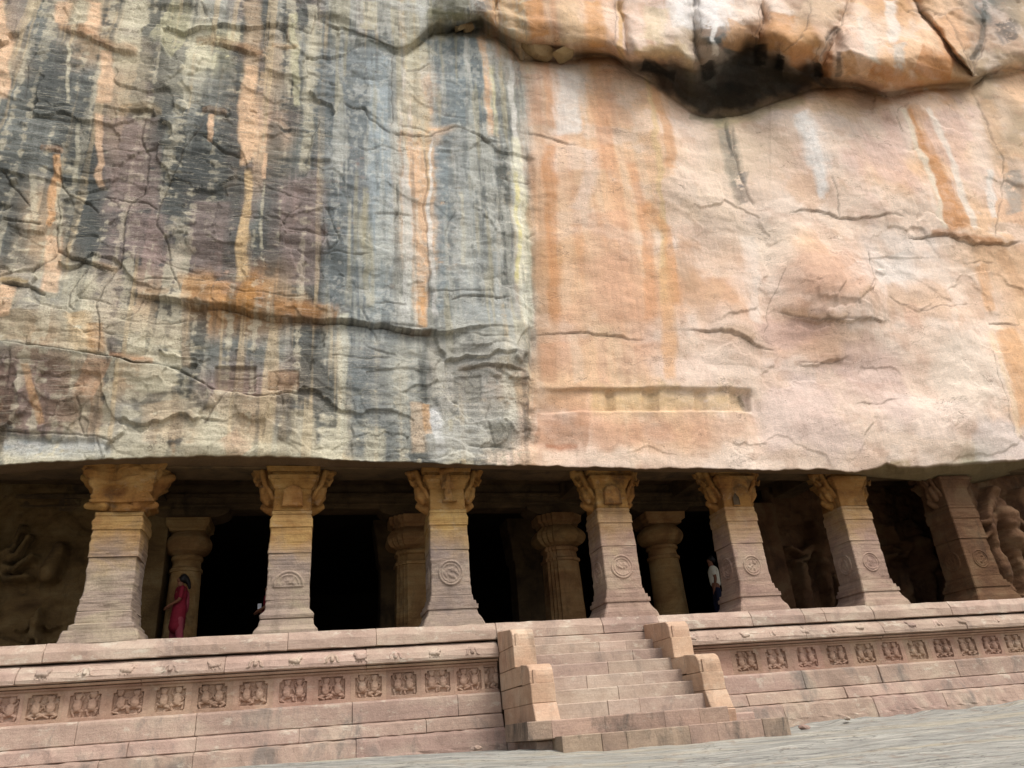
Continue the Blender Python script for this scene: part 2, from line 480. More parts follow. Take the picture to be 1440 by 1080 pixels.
# small flakes: sharp-edged patches a shade lighter or darker
vo2 = nt.nodes.new('ShaderNodeTexVoronoi'); vo2.inputs['Scale'].default_value = 3.2
wv = nt.nodes.new('ShaderNodeVectorMath'); wv.operation = 'ADD'
nz_ = nt.nodes.new('ShaderNodeTexNoise'); nz_.inputs['Scale'].default_value = 5; nz_.inputs['Detail'].default_value = 6
nt.links.new(pos, nz_.inputs['Vector'])
nt.links.new(nmap(nt, pos, (1, 1, 2.6)), wv.inputs[0]); nt.links.new(nz_.outputs['Color'], wv.inputs[1])
nt.links.new(wv.outputs[0], vo2.inputs['Vector'])
sp_ = nt.nodes.new('ShaderNodeSeparateColor'); nt.links.new(vo2.outputs['Color'], sp_.inputs[0])
col = nmix(nt, 0.5, col, nramp(nt, sp_.outputs[0], [(0.0, 0.84), (0.5, 1.0), (1.0, 1.14)]), 'MULTIPLY')
nt.links.new(col, b.inputs['Base Color'])
b.inputs['Roughness'].default_value = 0.85
b.inputs['Specular IOR Level'].default_value = 0.25
hb = nnoise(nt, nmap(nt, pos, (1.0, 1.0, 2.6)), 3.0, 12, 0.68, 0.5)
hb2 = nmath(nt, 'MULTIPLY', scr, nmath(nt, 'ADD', nmath(nt, 'MULTIPLY', lf, 0.6), 0.04))
nbump(nt, b, nmath(nt, 'ADD', nmath(nt, 'MULTIPLY', hb, nmath(nt, 'ADD', nmath(nt, 'MULTIPLY', lf, 0.6), 0.65)), nmath(nt, 'SUBTRACT', nmath(nt, 'ADD', hb2, nmath(nt, 'MULTIPLY', gr, 0.9)), nmath(nt, 'ADD', nmath(nt, 'MULTIPLY', hair, 0.5), nmath(nt, 'MULTIPLY', pit, 0.6)))), 0.6, 0.045)

def plain(name, rgb, k=ALB, rough=0.8):
    m, nt, b = newmat(name)
    g = nt.nodes.new('ShaderNodeNewGeometry')
    f = nnoise(nt, g.outputs['Position'], 30, 4, 0.6)
    c = nmix(nt, 0.5, lin(rgb, k), nramp(nt, f, [(0.3, 0.8), (0.7, 1.2)]), 'MULTIPLY')
    nt.links.new(c, b.inputs['Base Color']); b.inputs['Roughness'].default_value = rough
    return m

# ================================================================== CLIFF
def build_cliff():
    us = np.concatenate([np.linspace(-520, -40, 40, endpoint=False), np.arange(-40, 1480, 1.45), np.linspace(1480, 1820, 30)])
    def curve(pts, x):
        p = np.array(pts, float); return np.interp(x, p[:, 0], p[:, 1])
    vb = curve([(-600, 664), (-200, 660), (0, 654), (80, 649), (160, 645), (300, 641), (420, 643), (520, 648), (640, 652), (700, 655), (745, 654), (800, 656),
                (880, 659), (960, 658), (1100, 661), (1150, 659), (1200, 664), (1225, 659), (1246, 651), (1262, 656), (1300, 655), (1350, 651), (1440, 646), (1600, 640), (1900, 630)], us)
    vb = vb + (fbm(us/14.0, us*0, 3, 4)-0.5)*4
    ts = np.concatenate([np.arange(0, 1, 1/462.0), 1+np.linspace(0, 1, 42)[0:]**1.2*0.75])
    U = np.repeat(us[None, :], len(ts), 0)
    V = vb[None, :] + (-24-vb[None, :])*ts[:, None]
    n, mcols = U.shape
    P0 = atY(U, V, 15.35)
    X, Z = P0[..., 0], P0[..., 2]
    left = 1-sstep(735, 760, U+(fbm(X*2, Z*.5, 9, 3)-.5)*14)      # 1 on the lichen-dark half

    # ---------- large shape (distance of the face)
    Yw = 15.35 + 0.035*(Z-5.6) - 0.55*np.exp(-((Z-5.4)/0.8)**2)*0.0
    Yw = Yw + (fbm(X*0.22, Z*0.16, 21, 3)-.5)*0.7*sstep(5.6, 7.5, Z)
    rightw = 1-left
    Yw = Yw + rightw*(fbm(X*0.30+3, Z*0.28, 33, 2)-.5)*.9*sstep(6, 9, Z)
    # outline of the wall top and of the underside of the boulders above it
    tw = [(-600, -900), (380, -900), (400, -60), (440, 20), (480, 46), (510, 54), (535, 67), (565, 78), (591, 62), (610, 45), (658, 43), (676, 43), (702, 56), (732, 83),
          (795, 83), (836, 80), (861, 85), (884, 107), (917, 126), (943, 141), (960, 152), (982, 165), (1015, 170), (1053, 161), (1101, 144), (1145, 127),
          (1190, 121), (1219, 130), (1241, 137), (1293, 128), (1367, 122), (1385, 108), (1440, 100), (1600, 90), (1900, 80)]
    bb = [(-600, -930), (380, -930), (400, -66), (440, 16), (480, 42), (510, 49), (535, 61), (565, 70), (591, 54), (606, 32), (630, 38), (647, 40), (676, 30), (702, 47), (721, 61),
          (784, 66), (798, 76), (836, 75), (861, 80), (886, 97), (898, 93), (950, 95), (975, 104), (1000, 93), (1008, 96), (1030, 84), (1049, 63), (1064, 66), (1072, 88),
          (1097, 76), (1099, 105), (1119, 98), (1153, 89), (1156, 110), (1190, 116), (1219, 124), (1241, 131), (1293, 122), (1367, 116), (1385, 103), (1440, 95), (1600, 85), (1900, 75)]
    wob = (fbm(us/9.0, us*0+4, 5, 3)-.5)*5
    TW = curve(tw, us)+wob*0.6; BB = np.minimum(curve(bb, us)+wob, TW-3.5)
    fwd = curve([(-600, 0), (400, 0.0), (450, 0.04), (560, 0.10), (600, 0.25), (640, .9), (700, 1.0), (900, 1.6), (1050, 2.0), (1200, 1.7), (1360, 1.4), (1390, 0.5), (1440, 0.5), (1900, 0.5)], us)
    rec = curve([(-600, 0), (400, 0.0), (560, 0.06), (610, 0.35), (700, 0.5), (850, 0.35), (920, 1.3), (1020, 1.9), (1120, 1.2), (1190, 0.3), (1380, 0.25), (1440, 0.12), (1900, 0.1)], us)
    kern = np.hanning(31); kern = kern/kern.sum()
    BBs = np.minimum(np.convolve(np.pad(BB, 15, mode='edge'), kern, 'valid'), TW-3.5)
    A = TW[None, :]-V                       # >0 above the wall top
    span = np.maximum(TW-BBs, 3.5)[None, :]
    t = np.clip(A/span, 0, 1)
    # rounded lobes between the clefts; each cleft leans, so its place changes with height
    vv = np.clip(V/100.0, -.6, 1.3)
    clefts = [(-600, -600), (440, 470), (606, 612), (697, 705), (866, 884), (972, 985), (1074, 1066), (1196, 1150), (1285, 1362), (1386, 1368), (1560, 1560), (1900, 1900)]
    lob = np.zeros(U.shape); jit_ = (fbm(X*.9, Z*.9, 44, 3)-.5)*16
    for (a0, a1), (b0, b1) in zip(clefts[:-1], clefts[1:]):
        lo_ = a0+(a1-a0)*vv; hi_ = b0+(b1-b0)*vv
        tt_ = (U+jit_-lo_)/np.maximum(hi_-lo_, 1)
        lob = np.maximum(lob, np.where((tt_ > 0) & (tt_ < 1), 1-np.abs(2*tt_-1)**5, 0))
    F_ = fwd[None]*(.50+.50*lob)
    over = np.clip(A-span, 0, 700)
    Rr = 16+22*np.minimum(F_, 1.6)
    belly = -F_*np.sqrt(np.clip(1-(1-np.clip(over/Rr, 0, 1))**2, 0, 1)) + F_*0.55*np.clip(over-Rr*.9, 0, 400)/90.0
    under = rec[None]*(1-t**1.3)
    lump = (fbm(X*0.42+1, Z*0.36, 77, 3)-.5)*0.9*np.minimum(F_, 1)
    Yup = Yw + np.where(A < span, under, belly+lump*sstep(0, 22, A-span))
    brow = np.minimum(rec[None]*1.2, .6)
    Ywall = Yw + brow*np.exp(-np.clip(-A, 0, 900)/7.0)
    Y = np.where(A > 0, Yup, Ywall)
    # boulder lobes split by the diagonal clefts seen in it
    PPT = atY(U, V, Y)

    def seg(pts, pad=40):
        """distance (px) to a polyline and side (+ above)"""
        pts = np.array(pts, float)
        u0, u1 = pts[:, 0].min()-pad, pts[:, 0].max()+pad
        v0, v1 = pts[:, 1].min()-pad, pts[:, 1].max()+pad
        cols = np.where((us >= u0) & (us <= u1))[0]
        if len(cols) == 0: return None
        c0, c1 = cols[0], cols[-1]+1
        Vs = V[:, c0:c1]
        rows = np.where(((Vs >= v0) & (Vs <= v1)).any(1))[0]
        if len(rows) == 0: return None
        r0, r1 = rows[0], rows[-1]+1
        sl_ = (slice(r0, r1), slice(c0, c1))
        x = WU[sl_]; y = WV[sl_]
        best = np.full(x.shape, 1e9); side = np.zeros(x.shape); par = np.zeros(x.shape)
        Ltot = 0.0; Ls = [0]
        for a, b_ in zip(pts[:-1], pts[1:]): Ltot += math.hypot(*(b_-a)); Ls.append(Ltot)
        for k_, (a, b_) in enumerate(zip(pts[:-1], pts[1:])):
            d = b_-a; L2 = (d**2).sum()
            tt = np.clip(((x-a[0])*d[0]+(y-a[1])*d[1])/L2, 0, 1)
            dd = np.hypot(x-a[0]-tt*d[0], y-a[1]-tt*d[1])
            cr = np.sign(d[0]*(y-a[1])-d[1]*(x-a[0]))
            mk = dd < best
            best = np.where(mk, dd, best); side = np.where(mk, cr, side); par = np.where(mk, (Ls[k_]+tt*(Ls[k_+1]-Ls[k_]))/Ltot, par)
        return sl_, best, side, par

    WU = U + (fbm(X*1.6, Z*1.6, 41, 4)-.5)*11
    WV = V + (fbm(X*1.6, Z*1.6, 42, 4)-.5)*11

    # ---------- small shape
    Dn = np.zeros(U.shape)
    Dn += (fbm(X*0.9, Z*2.2, 11, 5)-.5)*0.16*(0.25+0.75*left)
    strat = fbm(X*0.35, (Z+X*0.06)*5.5, 12, 4)
    midz = left*sstep(470, 500, U)*sstep(480, 450, V)
    Dn += (strat-.5)*0.055*(left*(.95-.85*midz)+0.06)
    Dn += (fbm(X*2.4, Z*3.2, 14, 4)-.5)*0.05*(.35+.65*left)
    ridged = 1-np.abs(fbm(X*0.55+7, Z*0.5, 15, 4)-.5)*2
    Dn += (fbm(X*.8+4, Z*1.3, 16, 3)-.5)*.13*rightw
    wx = X+(fbm(X*1.3, Z*1.3, 101, 3)-.5)*1.3; wz = Z+(fbm(X*1.3, Z*1.3, 102, 3)-.5)*1.0
    f_a, e_a = facets(wx*.50, wz*.62, 110)
    f_b, e_b = facets(wx*1.15+5, wz*1.7, 120)
    quiet = 1-.85*sstep(735, 760, U)*sstep(1000, 940, U)
    Dn += f_a*(.10*left*(1-.65*midz)+.042*rightw*quiet) + f_b*(.045*left*(1-.65*midz)+.006*rightw*quiet)
    # blocky broken lower left
    low = left*sstep(9.5, 7.0, Z)
    Dn += (np.round(fbm(X*0.8, Z*1.2, 18, 2)*6)/6-.5)*0.14*low*0.8
    ledges = [  # pts, depth, up px, down px
        ([(75, 40), (120, 55), (165, 75), (205, 82)], .16, 22, 10), ([(270, 55), (310, 62), (345, 75), (372, 79)], .16, 16, 10),
        ([(378, 66), (420, 66)], .08, 8, 6), ([(45, 150), (115, 150)], .06, 12, 8), ([(55, 209), (90, 214)], .08, 8, 6), ([(130, 150), (190, 156), (232, 158)], .10, 14, 8),
        ([(278, 155), (300, 160), (326, 162)], .10, 10, 8), ([(0, 396), (30, 400), (58, 408), (66, 418)], .12, 16, 8),
        ([(80, 355), (122, 370), (165, 386)], .13, 18, 10), ([(170, 405), (200, 417), (240, 425), (270, 432), (330, 438), (390, 448), (440, 453), (490, 455), (550, 462), (620, 470), (690, 462), (760, 470)], .34, 26, 14),
        ([(745, 470), (790, 470), (860, 472), (910, 480)], .10, 18, 14),
        ([(140, 500), (200, 512), (225, 510)], .14, 12, 8), ([(440, 30), (480, 45)], .1, 10, 8),
        ([(636, 520), (680, 514), (712, 520), (745, 530)], .16, 22, 8), ([(480, 520), (560, 522), (636, 526)], .05, 10, 8),
        ([(740, 186), (773, 193), (806, 204)], .07, 14, 10), ([(602, 189), (547, 186)], .05, 16, 8), ([(648, 182), (690, 202), (712, 204)], .05, 14, 8),
        ([(630, 424), (670, 420), (722, 421)], .05, 10, 6), ([(940, 470), (1010, 468), (1060, 486), (1100, 487)], .18, 40, 16),
        ([(1093, 436), (1110, 446), (1147, 454), (1190, 459), (1240, 456), (1262, 452)], .25, 44, 18), ([(1113, 515), (1150, 514), (1173, 505), (1195, 498)], .2, 30, 12),
        ([(1090, 303), (1130, 303), (1165, 300), (1180, 309), (1219, 309), (1272, 307)], .14, 26, 12),
        ([(1270, 336), (1319, 335), (1353, 339), (1366, 346), (1419, 342), (1450, 345)], .24, 34, 10), ([(1385, 455), (1440, 458)], .08, 18, 8),
        ([(1352, 370), (1400, 368)], .04, 8, 6), ([(820, 545), (880, 545), (960, 546), (1055, 549)], .07, 12, 4), ([(870, 643), (905, 628), (960, 643)], .06, 14, 8),
        ([(260, 660), (300, 655)], .0, 4, 4), ([(480, 144), (510, 154), (547, 183)], .06, 12, 8), ([(836, 259), (861, 267)], .05, 8, 6), ([(850, 367), (906, 372)], .04, 8, 6),
        ([(1375, 104), (1405, 95), (1440, 98)], .12, 14, 8), ([(1150, 430), (1193, 432), (1215, 418), (1225, 398), (1221, 372)], .14, 26, 12),
        ([(1196, 574), (1230, 569), (1262, 563)], .05, 8, 6), ([(1240, 420), (1290, 440), (1320, 428)], .10, 20, 14)]
    for pts, dep, up, dn in ledges:
        r_ = seg(pts, 60)
        if r_ is None: continue
        sl_, d, s, par = r_
        vary = .55+.9*fbm(par*6+up, par*0+dep*50, 19, 3)
        a = -s*d        # >0 above
        if pts[-1][0] < pts[0][0]: a = -a
        a = a + (fbm(X[sl_]*3, Z[sl_]*3, 20, 3)-.5)*3.0
        fade = .30
        endf = sstep(0, fade, par)*sstep(1, 1-fade, par)*vary
        up2 = up*2.2
        dep = dep*(0.44 if pts[0][0] < 745 else .25)
        if dep > .13: fade = .12; endf = sstep(0, fade, par)*sstep(1, .65, par)*vary
        Dn[sl_] += dep*endf*np.where(a > 0, np.exp(-(a/up2)**1.3), 0)*sstep(60, 25, d)
        Dn[sl_] -= dep*0.35*endf*np.where(a <= 0, np.exp(a/(dn*1.5)), 0)*sstep(60, 25, d)
    # stepped lower-left ledge whose top carries grey growth: rock below stands forward
    for pts, dep, dn in [([(-40, 484), (60, 489), (130, 500), (200, 512), (250, 522), (300, 548), (350, 556), (420, 556), (480, 572)], .42, 60), ([(-40, 603), (60, 609), (140, 617), (165, 627)], -.10, 22)]:
        sl_, d, s, par = seg(pts, 90)
        a = s*d
        Dn[sl_] += dep*sstep(1, .85, par)*np.where(a > 0, np.exp(-a/dn)*np.clip(a/9.0, 0, 1), 0)
    cracks = [
        ([(-40, 482), (60, 487), (130, 498), (200, 511), (250, 520), (300, 546), (350, 555), (420, 556)], 1.6, .07), ([(-40, 603), (60, 609), (140, 617), (165, 627)], 1.5, .06),
        ([(200, 159), (202, 196), (209, 222), (207, 259), (200, 274), (181, 285), (170, 322), (172, 356), (165, 385)], 1.6, .07),
        ([(289, 167), (259, 215), (241, 256), (226, 289), (222, 319), (237, 344), (241, 374), (252, 400), (256, 420)], 1.5, .06),
        ([(141, 270), (178, 283), (207, 285), (226, 296)], 1.5, .07), ([(0, 237), (19, 259), (33, 278), (41, 289)], 1.7, .07), ([(0, 305), (22, 309), (59, 316)], 1.8, .08),
        ([(83, 230), (87, 259), (100, 274), (126, 283), (141, 300)], 1.7, .07), ([(81, 270), (80, 318), (81, 352), (100, 363), (122, 370), (163, 383)], 1.7, .07),
        ([(80, 355), (48, 378), (37, 389)], 1.5, .06), ([(281, 194), (307, 211), (343, 226)], 1.6, .07), ([(170, 370), (147, 403), (137, 427), (142, 453), (137, 500)], 1.6, .06),
        ([(123, 377), (97, 413), (97, 430), (107, 440)], 1.4, .05), ([(323, 553), (300, 580), (287, 600)], 1.4, .05), ([(205, 420), (190, 440), (170, 450)], 1.3, .04),
        ([(0, 398), (40, 402), (64, 414)], 1.8, .08), ([(240, 425), (330, 438), (440, 453), (490, 456), (560, 463), (606, 470)], 1.7, .08),
        ([(745, 468), (800, 470), (860, 474), (912, 480)], 1.4, .06), ([(610, 45), (640, 44), (660, 44)], 1.5, .05), ([(480, 144), (510, 154), (520, 170), (552, 188)], 1.5, .06),
        ([(552, 188), (604, 190), (618, 184), (647, 181), (687, 203), (712, 204)], 1.3, .05), ([(742, 187), (773, 193), (800, 203), (812, 204)], 1.5, .06),
        ([(1164, 252), (1174, 285), (1179, 308)], 1.5, .05), ([(1108, 303), (1165, 302), (1182, 310), (1219, 309), (1272, 307)], 1.6, .07), ([(1270, 337), (1330, 336), (1364, 346), (1440, 343)], 1.8, .1),
        ([(1364, 128), (1392, 180), (1410, 225), (1412, 259), (1404, 300), (1395, 340)], 1.5, .06), ([(1378, 106), (1420, 95), (1445, 100)], 2.0, .1), ([(1355, 60), (1372, 100), (1380, 108)], 1.8, .1),
        ([(630, 424), (660, 421), (722, 420)], 1.2, .05), ([(480, 406), (520, 408)], 1.0, .02), ([(960, 469), (1010, 469), (1030, 478), (1060, 486), (1096, 487)], 1.5, .06),
        ([(1093, 437), (1130, 448), (1170, 456), (1240, 457)], 1.6, .07), ([(1195, 574), (1262, 563)], 1.2, .04), ([(1240, 420), (1300, 440), (1340, 430), (1380, 432)], 1.2, .04),
        ([(1385, 455), (1415, 457), (1440, 456)], 1.5, .06), ([(1352, 370), (1402, 368)], 1.2, .04), ([(1390, 480), (1400, 540), (1430, 620)], 1.0, .02),
        ([(598, 200), (600, 260), (596, 290), (601, 340), (603, 440)], 1.4, .03), ([(552, 60), (549, 140), (552, 180)], 1.2, .03), ([(568, 100), (590, 98), (602, 94)], 1.5, .06),
        ([(1030, 180), (1032, 215), (1042, 250), (1062, 292)], 2.5, .08), ([(1018, 172), (1024, 205), (1040, 240)], 1.5, .05), ([(1120, 510), (1165, 512), (1185, 503)], 1.3, .05),
        ([(980, 0), (985, 40), (972, 100)], 1.0, .02), ([(1070, 0), (1062, 60), (1068, 100)], 2.0, .08), ([(1140, 0), (1136, 40), (1100, 75)], 1.8, .1), ([(1190, 0), (1186, 30), (1160, 60), (1155, 90)], 2.2, .14),
        ([(1270, 14), (1330, 20), (1352, 60), (1368, 110)], 1.8, .08), ([(1150, 60), (1150, 80), (1140, 95)], 1.5, .08), ([(700, 0), (697, 30), (704, 48)], 2.0, .1), ([(865, 0), (862, 60), (884, 98)], 1.8, .08),
        ([(1368, 0), (1388, 40), (1378, 80), (1366, 110)], 2.2, .14), ([(280, 0), (295, 30), (303, 60)], 1.0, .04), ([(448, 0), (446, 30), (480, 46)], 1.6, .06), ([(385, 35), (440, 48), (442, 20)], 1.2, .05),
        ([(1100, 380), (1090, 400), (1075, 470)], 1.2, .02), ([(1222, 350), (1222, 400), (1205, 425)], 1.4, .05), ([(452, 400), (450, 350), (458, 300)], 1.1, .04), ([(392, 350), (400, 310), (430, 280)], 1.0, .04),
        ([(340, 250), (420, 278), (460, 290)], 1.1, .04), ([(60, 60), (40, 95), (35, 140)], 1.1, .03), ([(1265, 150), (1256, 170), (1262, 190)], 1.0, .03)]
    CR = np.zeros(U.shape)
    for pts, w, dep in cracks:
        r_ = seg(pts, 24)
        if r_ is None: continue
        sl_, d, s, par = r_
        w = w*(.68 if pts[0][0] < 745 else .58); dep = dep*(.6 if pts[0][0] < 745 else .34)
        ww = w*(0.6+0.8*fbm(par*14, par*0, 8, 2))
        prof = np.exp(-(d/ww)**2)*sstep(0, .06, par)*sstep(1, .94, par)
        Dn[sl_] -= dep*prof*1.15
        a = -s*d
        Dn[sl_] += dep*0.3*np.where(a > 0, np.exp(-a/9), 0)*sstep(0, .25, par)*sstep(1, .75, par)
        CR[sl_] = np.maximum(CR[sl_], prof)
    # random short natural joints on the dark half
    r2 = random.Random(5)
    for k_ in range(46):
        u0 = r2.uniform(0, 735); v0 = r2.uniform(90, 640)
        vert = r2.random() < .35
        pts = [(u0, v0)]
        for s_ in range(r2.randint(2, 4)):
            if vert: pts.append((pts[-1][0]+r2.uniform(-10, 10), pts[-1][1]+r2.uniform(12, 28)))
            else: pts.append((pts[-1][0]+r2.uniform(14, 36), pts[-1][1]+r2.uniform(-5, 9)))
        sl_, d, s, par = seg(pts, 20)
        prof = np.exp(-(d/1.1)**2)*sstep(0, .15, par)*sstep(1, .85, par)
        Dn[sl_] -= .035*prof; CR[sl_] = np.maximum(CR[sl_], prof*.6)
    # cut sockets
    def rect(u0, v0, u1, v1, soft=1.5):
        return sstep(u0-soft, u0+soft, WUs)*sstep(u1+soft, u1-soft, WUs)*sstep(v0-soft, v0+soft, WVs)*sstep(v1+soft, v1-soft, WVs)
    WUs = U+(WU-U)*.25; WVs = V+(WV-V)*.25
    sock = rect(302, 514, 360, 552); sock2 = rect(377, 521, 420, 549); sock3 = rect(637, 530, 676, 568)
    Dn -= 0.07*sock + 0.04*sock2 + 0.04*sock3
    WUv = WUs-(WVs-560)*0.0
    band = rect(752, 546, 1058, 577, 2)
    Dn -= 0.10*band*sstep(750, 800, U)
    for (a, b_) in ((853, 866), (905, 928), (980, 996), (1030, 1058)):
        Dn -= 0.07*rect(a, 548, b_, 576, 3)
    # step in the face along u=745 under v=455
    stepm = sstep(747, 739, WUs)*sstep(430, 470, V)*sstep(640, 560, V)
    Dn += 0.22*stepm*sstep(600, 742, U)
    # right hand folds
    for pts, dep, w in [([(905, 100), (930, 200), (940, 300), (945, 420), (960, 470)], .28, 26), ([(1060, 290), (1075, 360), (1085, 470), (1075, 600)], -.22, 30), ([(1000, 170), (960, 250), (950, 330)], .2, 40),
                        ([(1080, 150), (1090, 290)], .18, 50), ([(960, 330), (1010, 390), (1060, 420)], -.25, 34), ([(1160, 400), (1200, 440)], .3, 40), ([(1000, 430), (1050, 470)], .25, 30), ([(1060, 560), (1070, 650)], -.10, 10),
                        ([(742, 200), (745, 400)], -.10, 14), ([(660, 60), (665, 400)], .16, 60), ([(536, 80), (538, 420)], .05, 20), ([(590, 110), (590, 440)], -.12, 20), ([(770, 580), (790, 620)], -.22, 26),
                        ([(1290, 160), (1345, 330)], .15, 50), ([(1290, 420), (1340, 470)], .14, 36), ([(230, 320), (200, 360)], .1, 30), ([(130, 430), (220, 470)], .1, 40), ([(975, 350), (1030, 420)], .5, 52), ([(1120, 375), (1195, 410)], .6, 50), ([(1170, 200), (1250, 270)], .5, 62), ([(1110, 600), (1350, 600)], .35, 46), ([(1330, 470), (1360, 560)], .3, 50), ([(850, 120), (860, 420)], .3, 50)]:
        r_ = seg(pts, 90)
        sl_, d, s, par = r_
        Dn[sl_] += dep*.6*np.exp(-(d/w)**2)
    Dn += sstep(0, 10, A)*(fbm(X*1.1, Z*1.4, 91, 4)-.5)*0.16*np.minimum(fwd[None], 1)
    # keep the lower lip crisp
    lip = np.exp(-(ts*462/5.0))[:, None]
    Dn = Dn*(1-lip*0.7)
    Yf = Y - Dn
    P = PPT.copy()
    P[..., 1] = PPT[..., 1] - Dn     # real relief, normal to the face

    # ---------- underside of the lip, run back to the lintel
    vs = curve([(-600, 676), (0, 667), (60, 661), (160, 656), (300, 655), (640, 659), (960, 664), (1100, 666), (1180, 667), (1240, 672), (1300, 677), (1370, 680), (1400, 673), (1440, 661), (1600, 655), (1900, 650)], us)
    Ys = curve([(-600, 16.0), (1170, 16.0), (1260, 16.25), (1370, 16.4), (1440, 16.2), (1900, 16.2)], us)
    edge = P[0]
    inner = atY(us, np.maximum(vs, vb+3), Ys)
    rows = []
    for q in (0.9, 0.62, 0.35, 0.15, 0.05):
        rr = inner*q + edge*(1-q)
        rr[:, 2] += (fbm(rr[:, 0]*2, rr[:, 1]*3, 61, 3)-.5)*0.06*q
        rows.append(rr)
    back = inner.copy(); back[:, 1] = 17.2; back[:, 2] = 6.3
    P = np.concatenate([np.stack([back, inner]+rows), P], 0)
    extra = 7

    # ---------- stains
    PAL = dict(K=(84, 86, 82), G=(120, 122, 116), B=(138, 146, 146), L=(168, 166, 154), C=(208, 199, 172), Y=(222, 214, 172), M=(150, 130, 122), T=(184, 160, 130),
               O=(202, 154, 104), P=(238, 198, 160), N=(242, 217, 195), Q=(222, 180, 150), W=(236, 230, 220), D=(112, 86, 58), R=(190, 140, 110), H=(52, 50, 46), E=(170, 120, 62))
    # colour of the rock every 60 px, as positions in this list
    order = [PAL[q] for q in 'K G B L C Y M T O P N Q W D E'.split()]
    grid = [[7, 1, 7, 4, 4, 3, 1, 3, 1, 3, 3, 1, 8, 9, 9, 10, 12, 10, 10, 7, 9, 8, 9, 1, 7],
            [7, 1, 7, 4, 4, 5, 7, 3, 1, 1, 3, 1, 9, 7, 8, 10, 7, 0, 8, 8, 10, 9, 9, 7, 7],
            [1, 0, 1, 7, 4, 3, 7, 1, 1, 2, 9, 2, 3, 10, 9, 9, 7, 0, 7, 8, 9, 8, 8, 7, 9],
            [1, 1, 0, 7, 3, 1, 9, 1, 1, 2, 9, 1, 3, 10, 9, 9, 10, 7, 10, 10, 10, 10, 9, 10, 7],
            [0, 1, 0, 6, 0, 0, 7, 1, 6, 2, 8, 1, 3, 11, 9, 9, 10, 10, 10, 10, 10, 9, 9, 10, 9],
            [0, 7, 0, 6, 0, 6, 1, 6, 6, 2, 9, 1, 3, 9, 9, 9, 10, 10, 10, 10, 10, 10, 10, 9, 9],
            [1, 7, 0, 6, 6, 6, 0, 6, 1, 3, 9, 1, 3, 8, 9, 9, 10, 10, 10, 9, 10, 10, 10, 9, 9],
            [7, 3, 4, 7, 7, 8, 14, 7, 1, 1, 3, 1, 3, 9, 9, 9, 7, 11, 10, 11, 10, 10, 10, 10, 9],
            [3, 7, 4, 4, 4, 1, 1, 3, 3, 1, 3, 3, 3, 11, 9, 11, 10, 10, 10, 11, 10, 10, 10, 10, 9],
            [6, 6, 7, 7, 4, 6, 6, 7, 3, 3, 3, 6, 7, 9, 9, 9, 10, 10, 10, 10, 10, 10, 10, 10, 9],
            [13, 6, 7, 3, 7, 4, 7, 3, 4, 1, 3, 3, 3, 11, 11, 9, 9, 10, 10, 10, 10, 10, 10, 10, 9],
            [4, 4, 4, 4, 7, 4, 4, 4, 4, 3, 3, 4, 10, 9, 10, 10, 10, 10, 10, 10, 10, 10, 10, 4, 10]]
    tab = np.array([[lin(order[c]) for c in row] for row in grid])      # 12 x 25
    gu = np.clip(WU+(fbm(X*1.1, Z*.35, 51, 3)-.5)*50, 0, 1439.9)/60.0
    gv = np.clip(V+(fbm(X*.9, Z*.6, 52, 3)-.5)*60, 0, 659.9)/60.0
    iu = np.floor(gu).astype(int); iv = np.floor(gv).astype(int)
    fu = (gu-iu)[..., None]; fv = (gv-iv)[..., None]
    fu = fu*fu*(3-2*fu); fv = fv*fv*(3-2*fv)
    iu2 = np.minimum(iu+1, 24); iv2 = np.minimum(iv+1, 11)
    col = (tab[iv, iu]*(1-fu)+tab[iv, iu2]*fu)*(1-fv) + (tab[iv2, iu]*(1-fu)+tab[iv2, iu2]*fu)*fv

    def blend(mask, c, sl_=None):
        cc = np.array(lin(PAL[c]) if isinstance(c, str) else lin(c))
        if sl_ is None:
            col[:] = col*(1-mask[..., None]) + cc*mask[..., None]
        else:
            col[sl_] = col[sl_]*(1-mask[..., None]) + cc*mask[..., None]

    gfine = fbm(X*7, Z*7, 71, 3)
    # runs of rain-fed growth: narrow columns that follow the fall line
    runx = fbm(X*2.6, Z*.12, 53, 4); runx2 = fbm(X*5.5+40, Z*.22, 54, 4); runx3 = fbm(X*1.3+90, Z*.10, 55, 3)
    bedn = fbm(X*0.7, (Z+X*.05)*8, 56, 4); bedn2 = fbm(X*1.6, (Z-X*.03)*13, 57, 4); blot = fbm(X*1.2, Z*1.0, 58, 5); grain = fbm(X*5, Z*9, 59, 4)
    lowrun = fbm(X*1.1+7, Z*.14, 60, 3)
    bandz = sstep(445, 475, U)*sstep(530, 450, V)      # smooth washed bands in the middle
    mixn = runx*.34+lowrun*.34+blot*.14+grain*.12+bedn*.06
    mask = sstep(.505, .555, mixn)*left*(.80-.70*bandz)
    blend(mask, (74, 77, 75))
    mask = sstep(.465, .40, runx2*.5+blot*.2+grain*.3)*left*(.62-.47*bandz)
    blend(mask, (206, 196, 170))
    mask = sstep(.60, .68, runx3*.6+blot*.4)*left*.35
    blend(mask, 'M')
    mask = sstep(.60, .72, runx2)*left*.4*(1-.7*bandz)
    blend(mask, (70, 74, 72))
    mask = sstep(.63, .72, fbm(X*4.2+11, Z*.16, 63, 4))*left*.5
    blend(mask, (214, 190, 150))
    # warm half: soft wash streaks
    mask = sstep(.50, .68, fbm(X*1.8, Z*.14, 64, 4))*rightw*.42*sstep(1000, 900, U)
    blend(np.minimum(mask*1.25, .6), (214, 160, 118))
    mask = sstep(.52, .70, fbm(X*3.2+5, Z*.2, 65, 4))*rightw*.38*sstep(1000, 900, U)
    blend(mask, (232, 206, 176))
    mask = sstep(.52, .70, fbm(X*.5+5, Z*.6, 66, 5))*rightw*.35
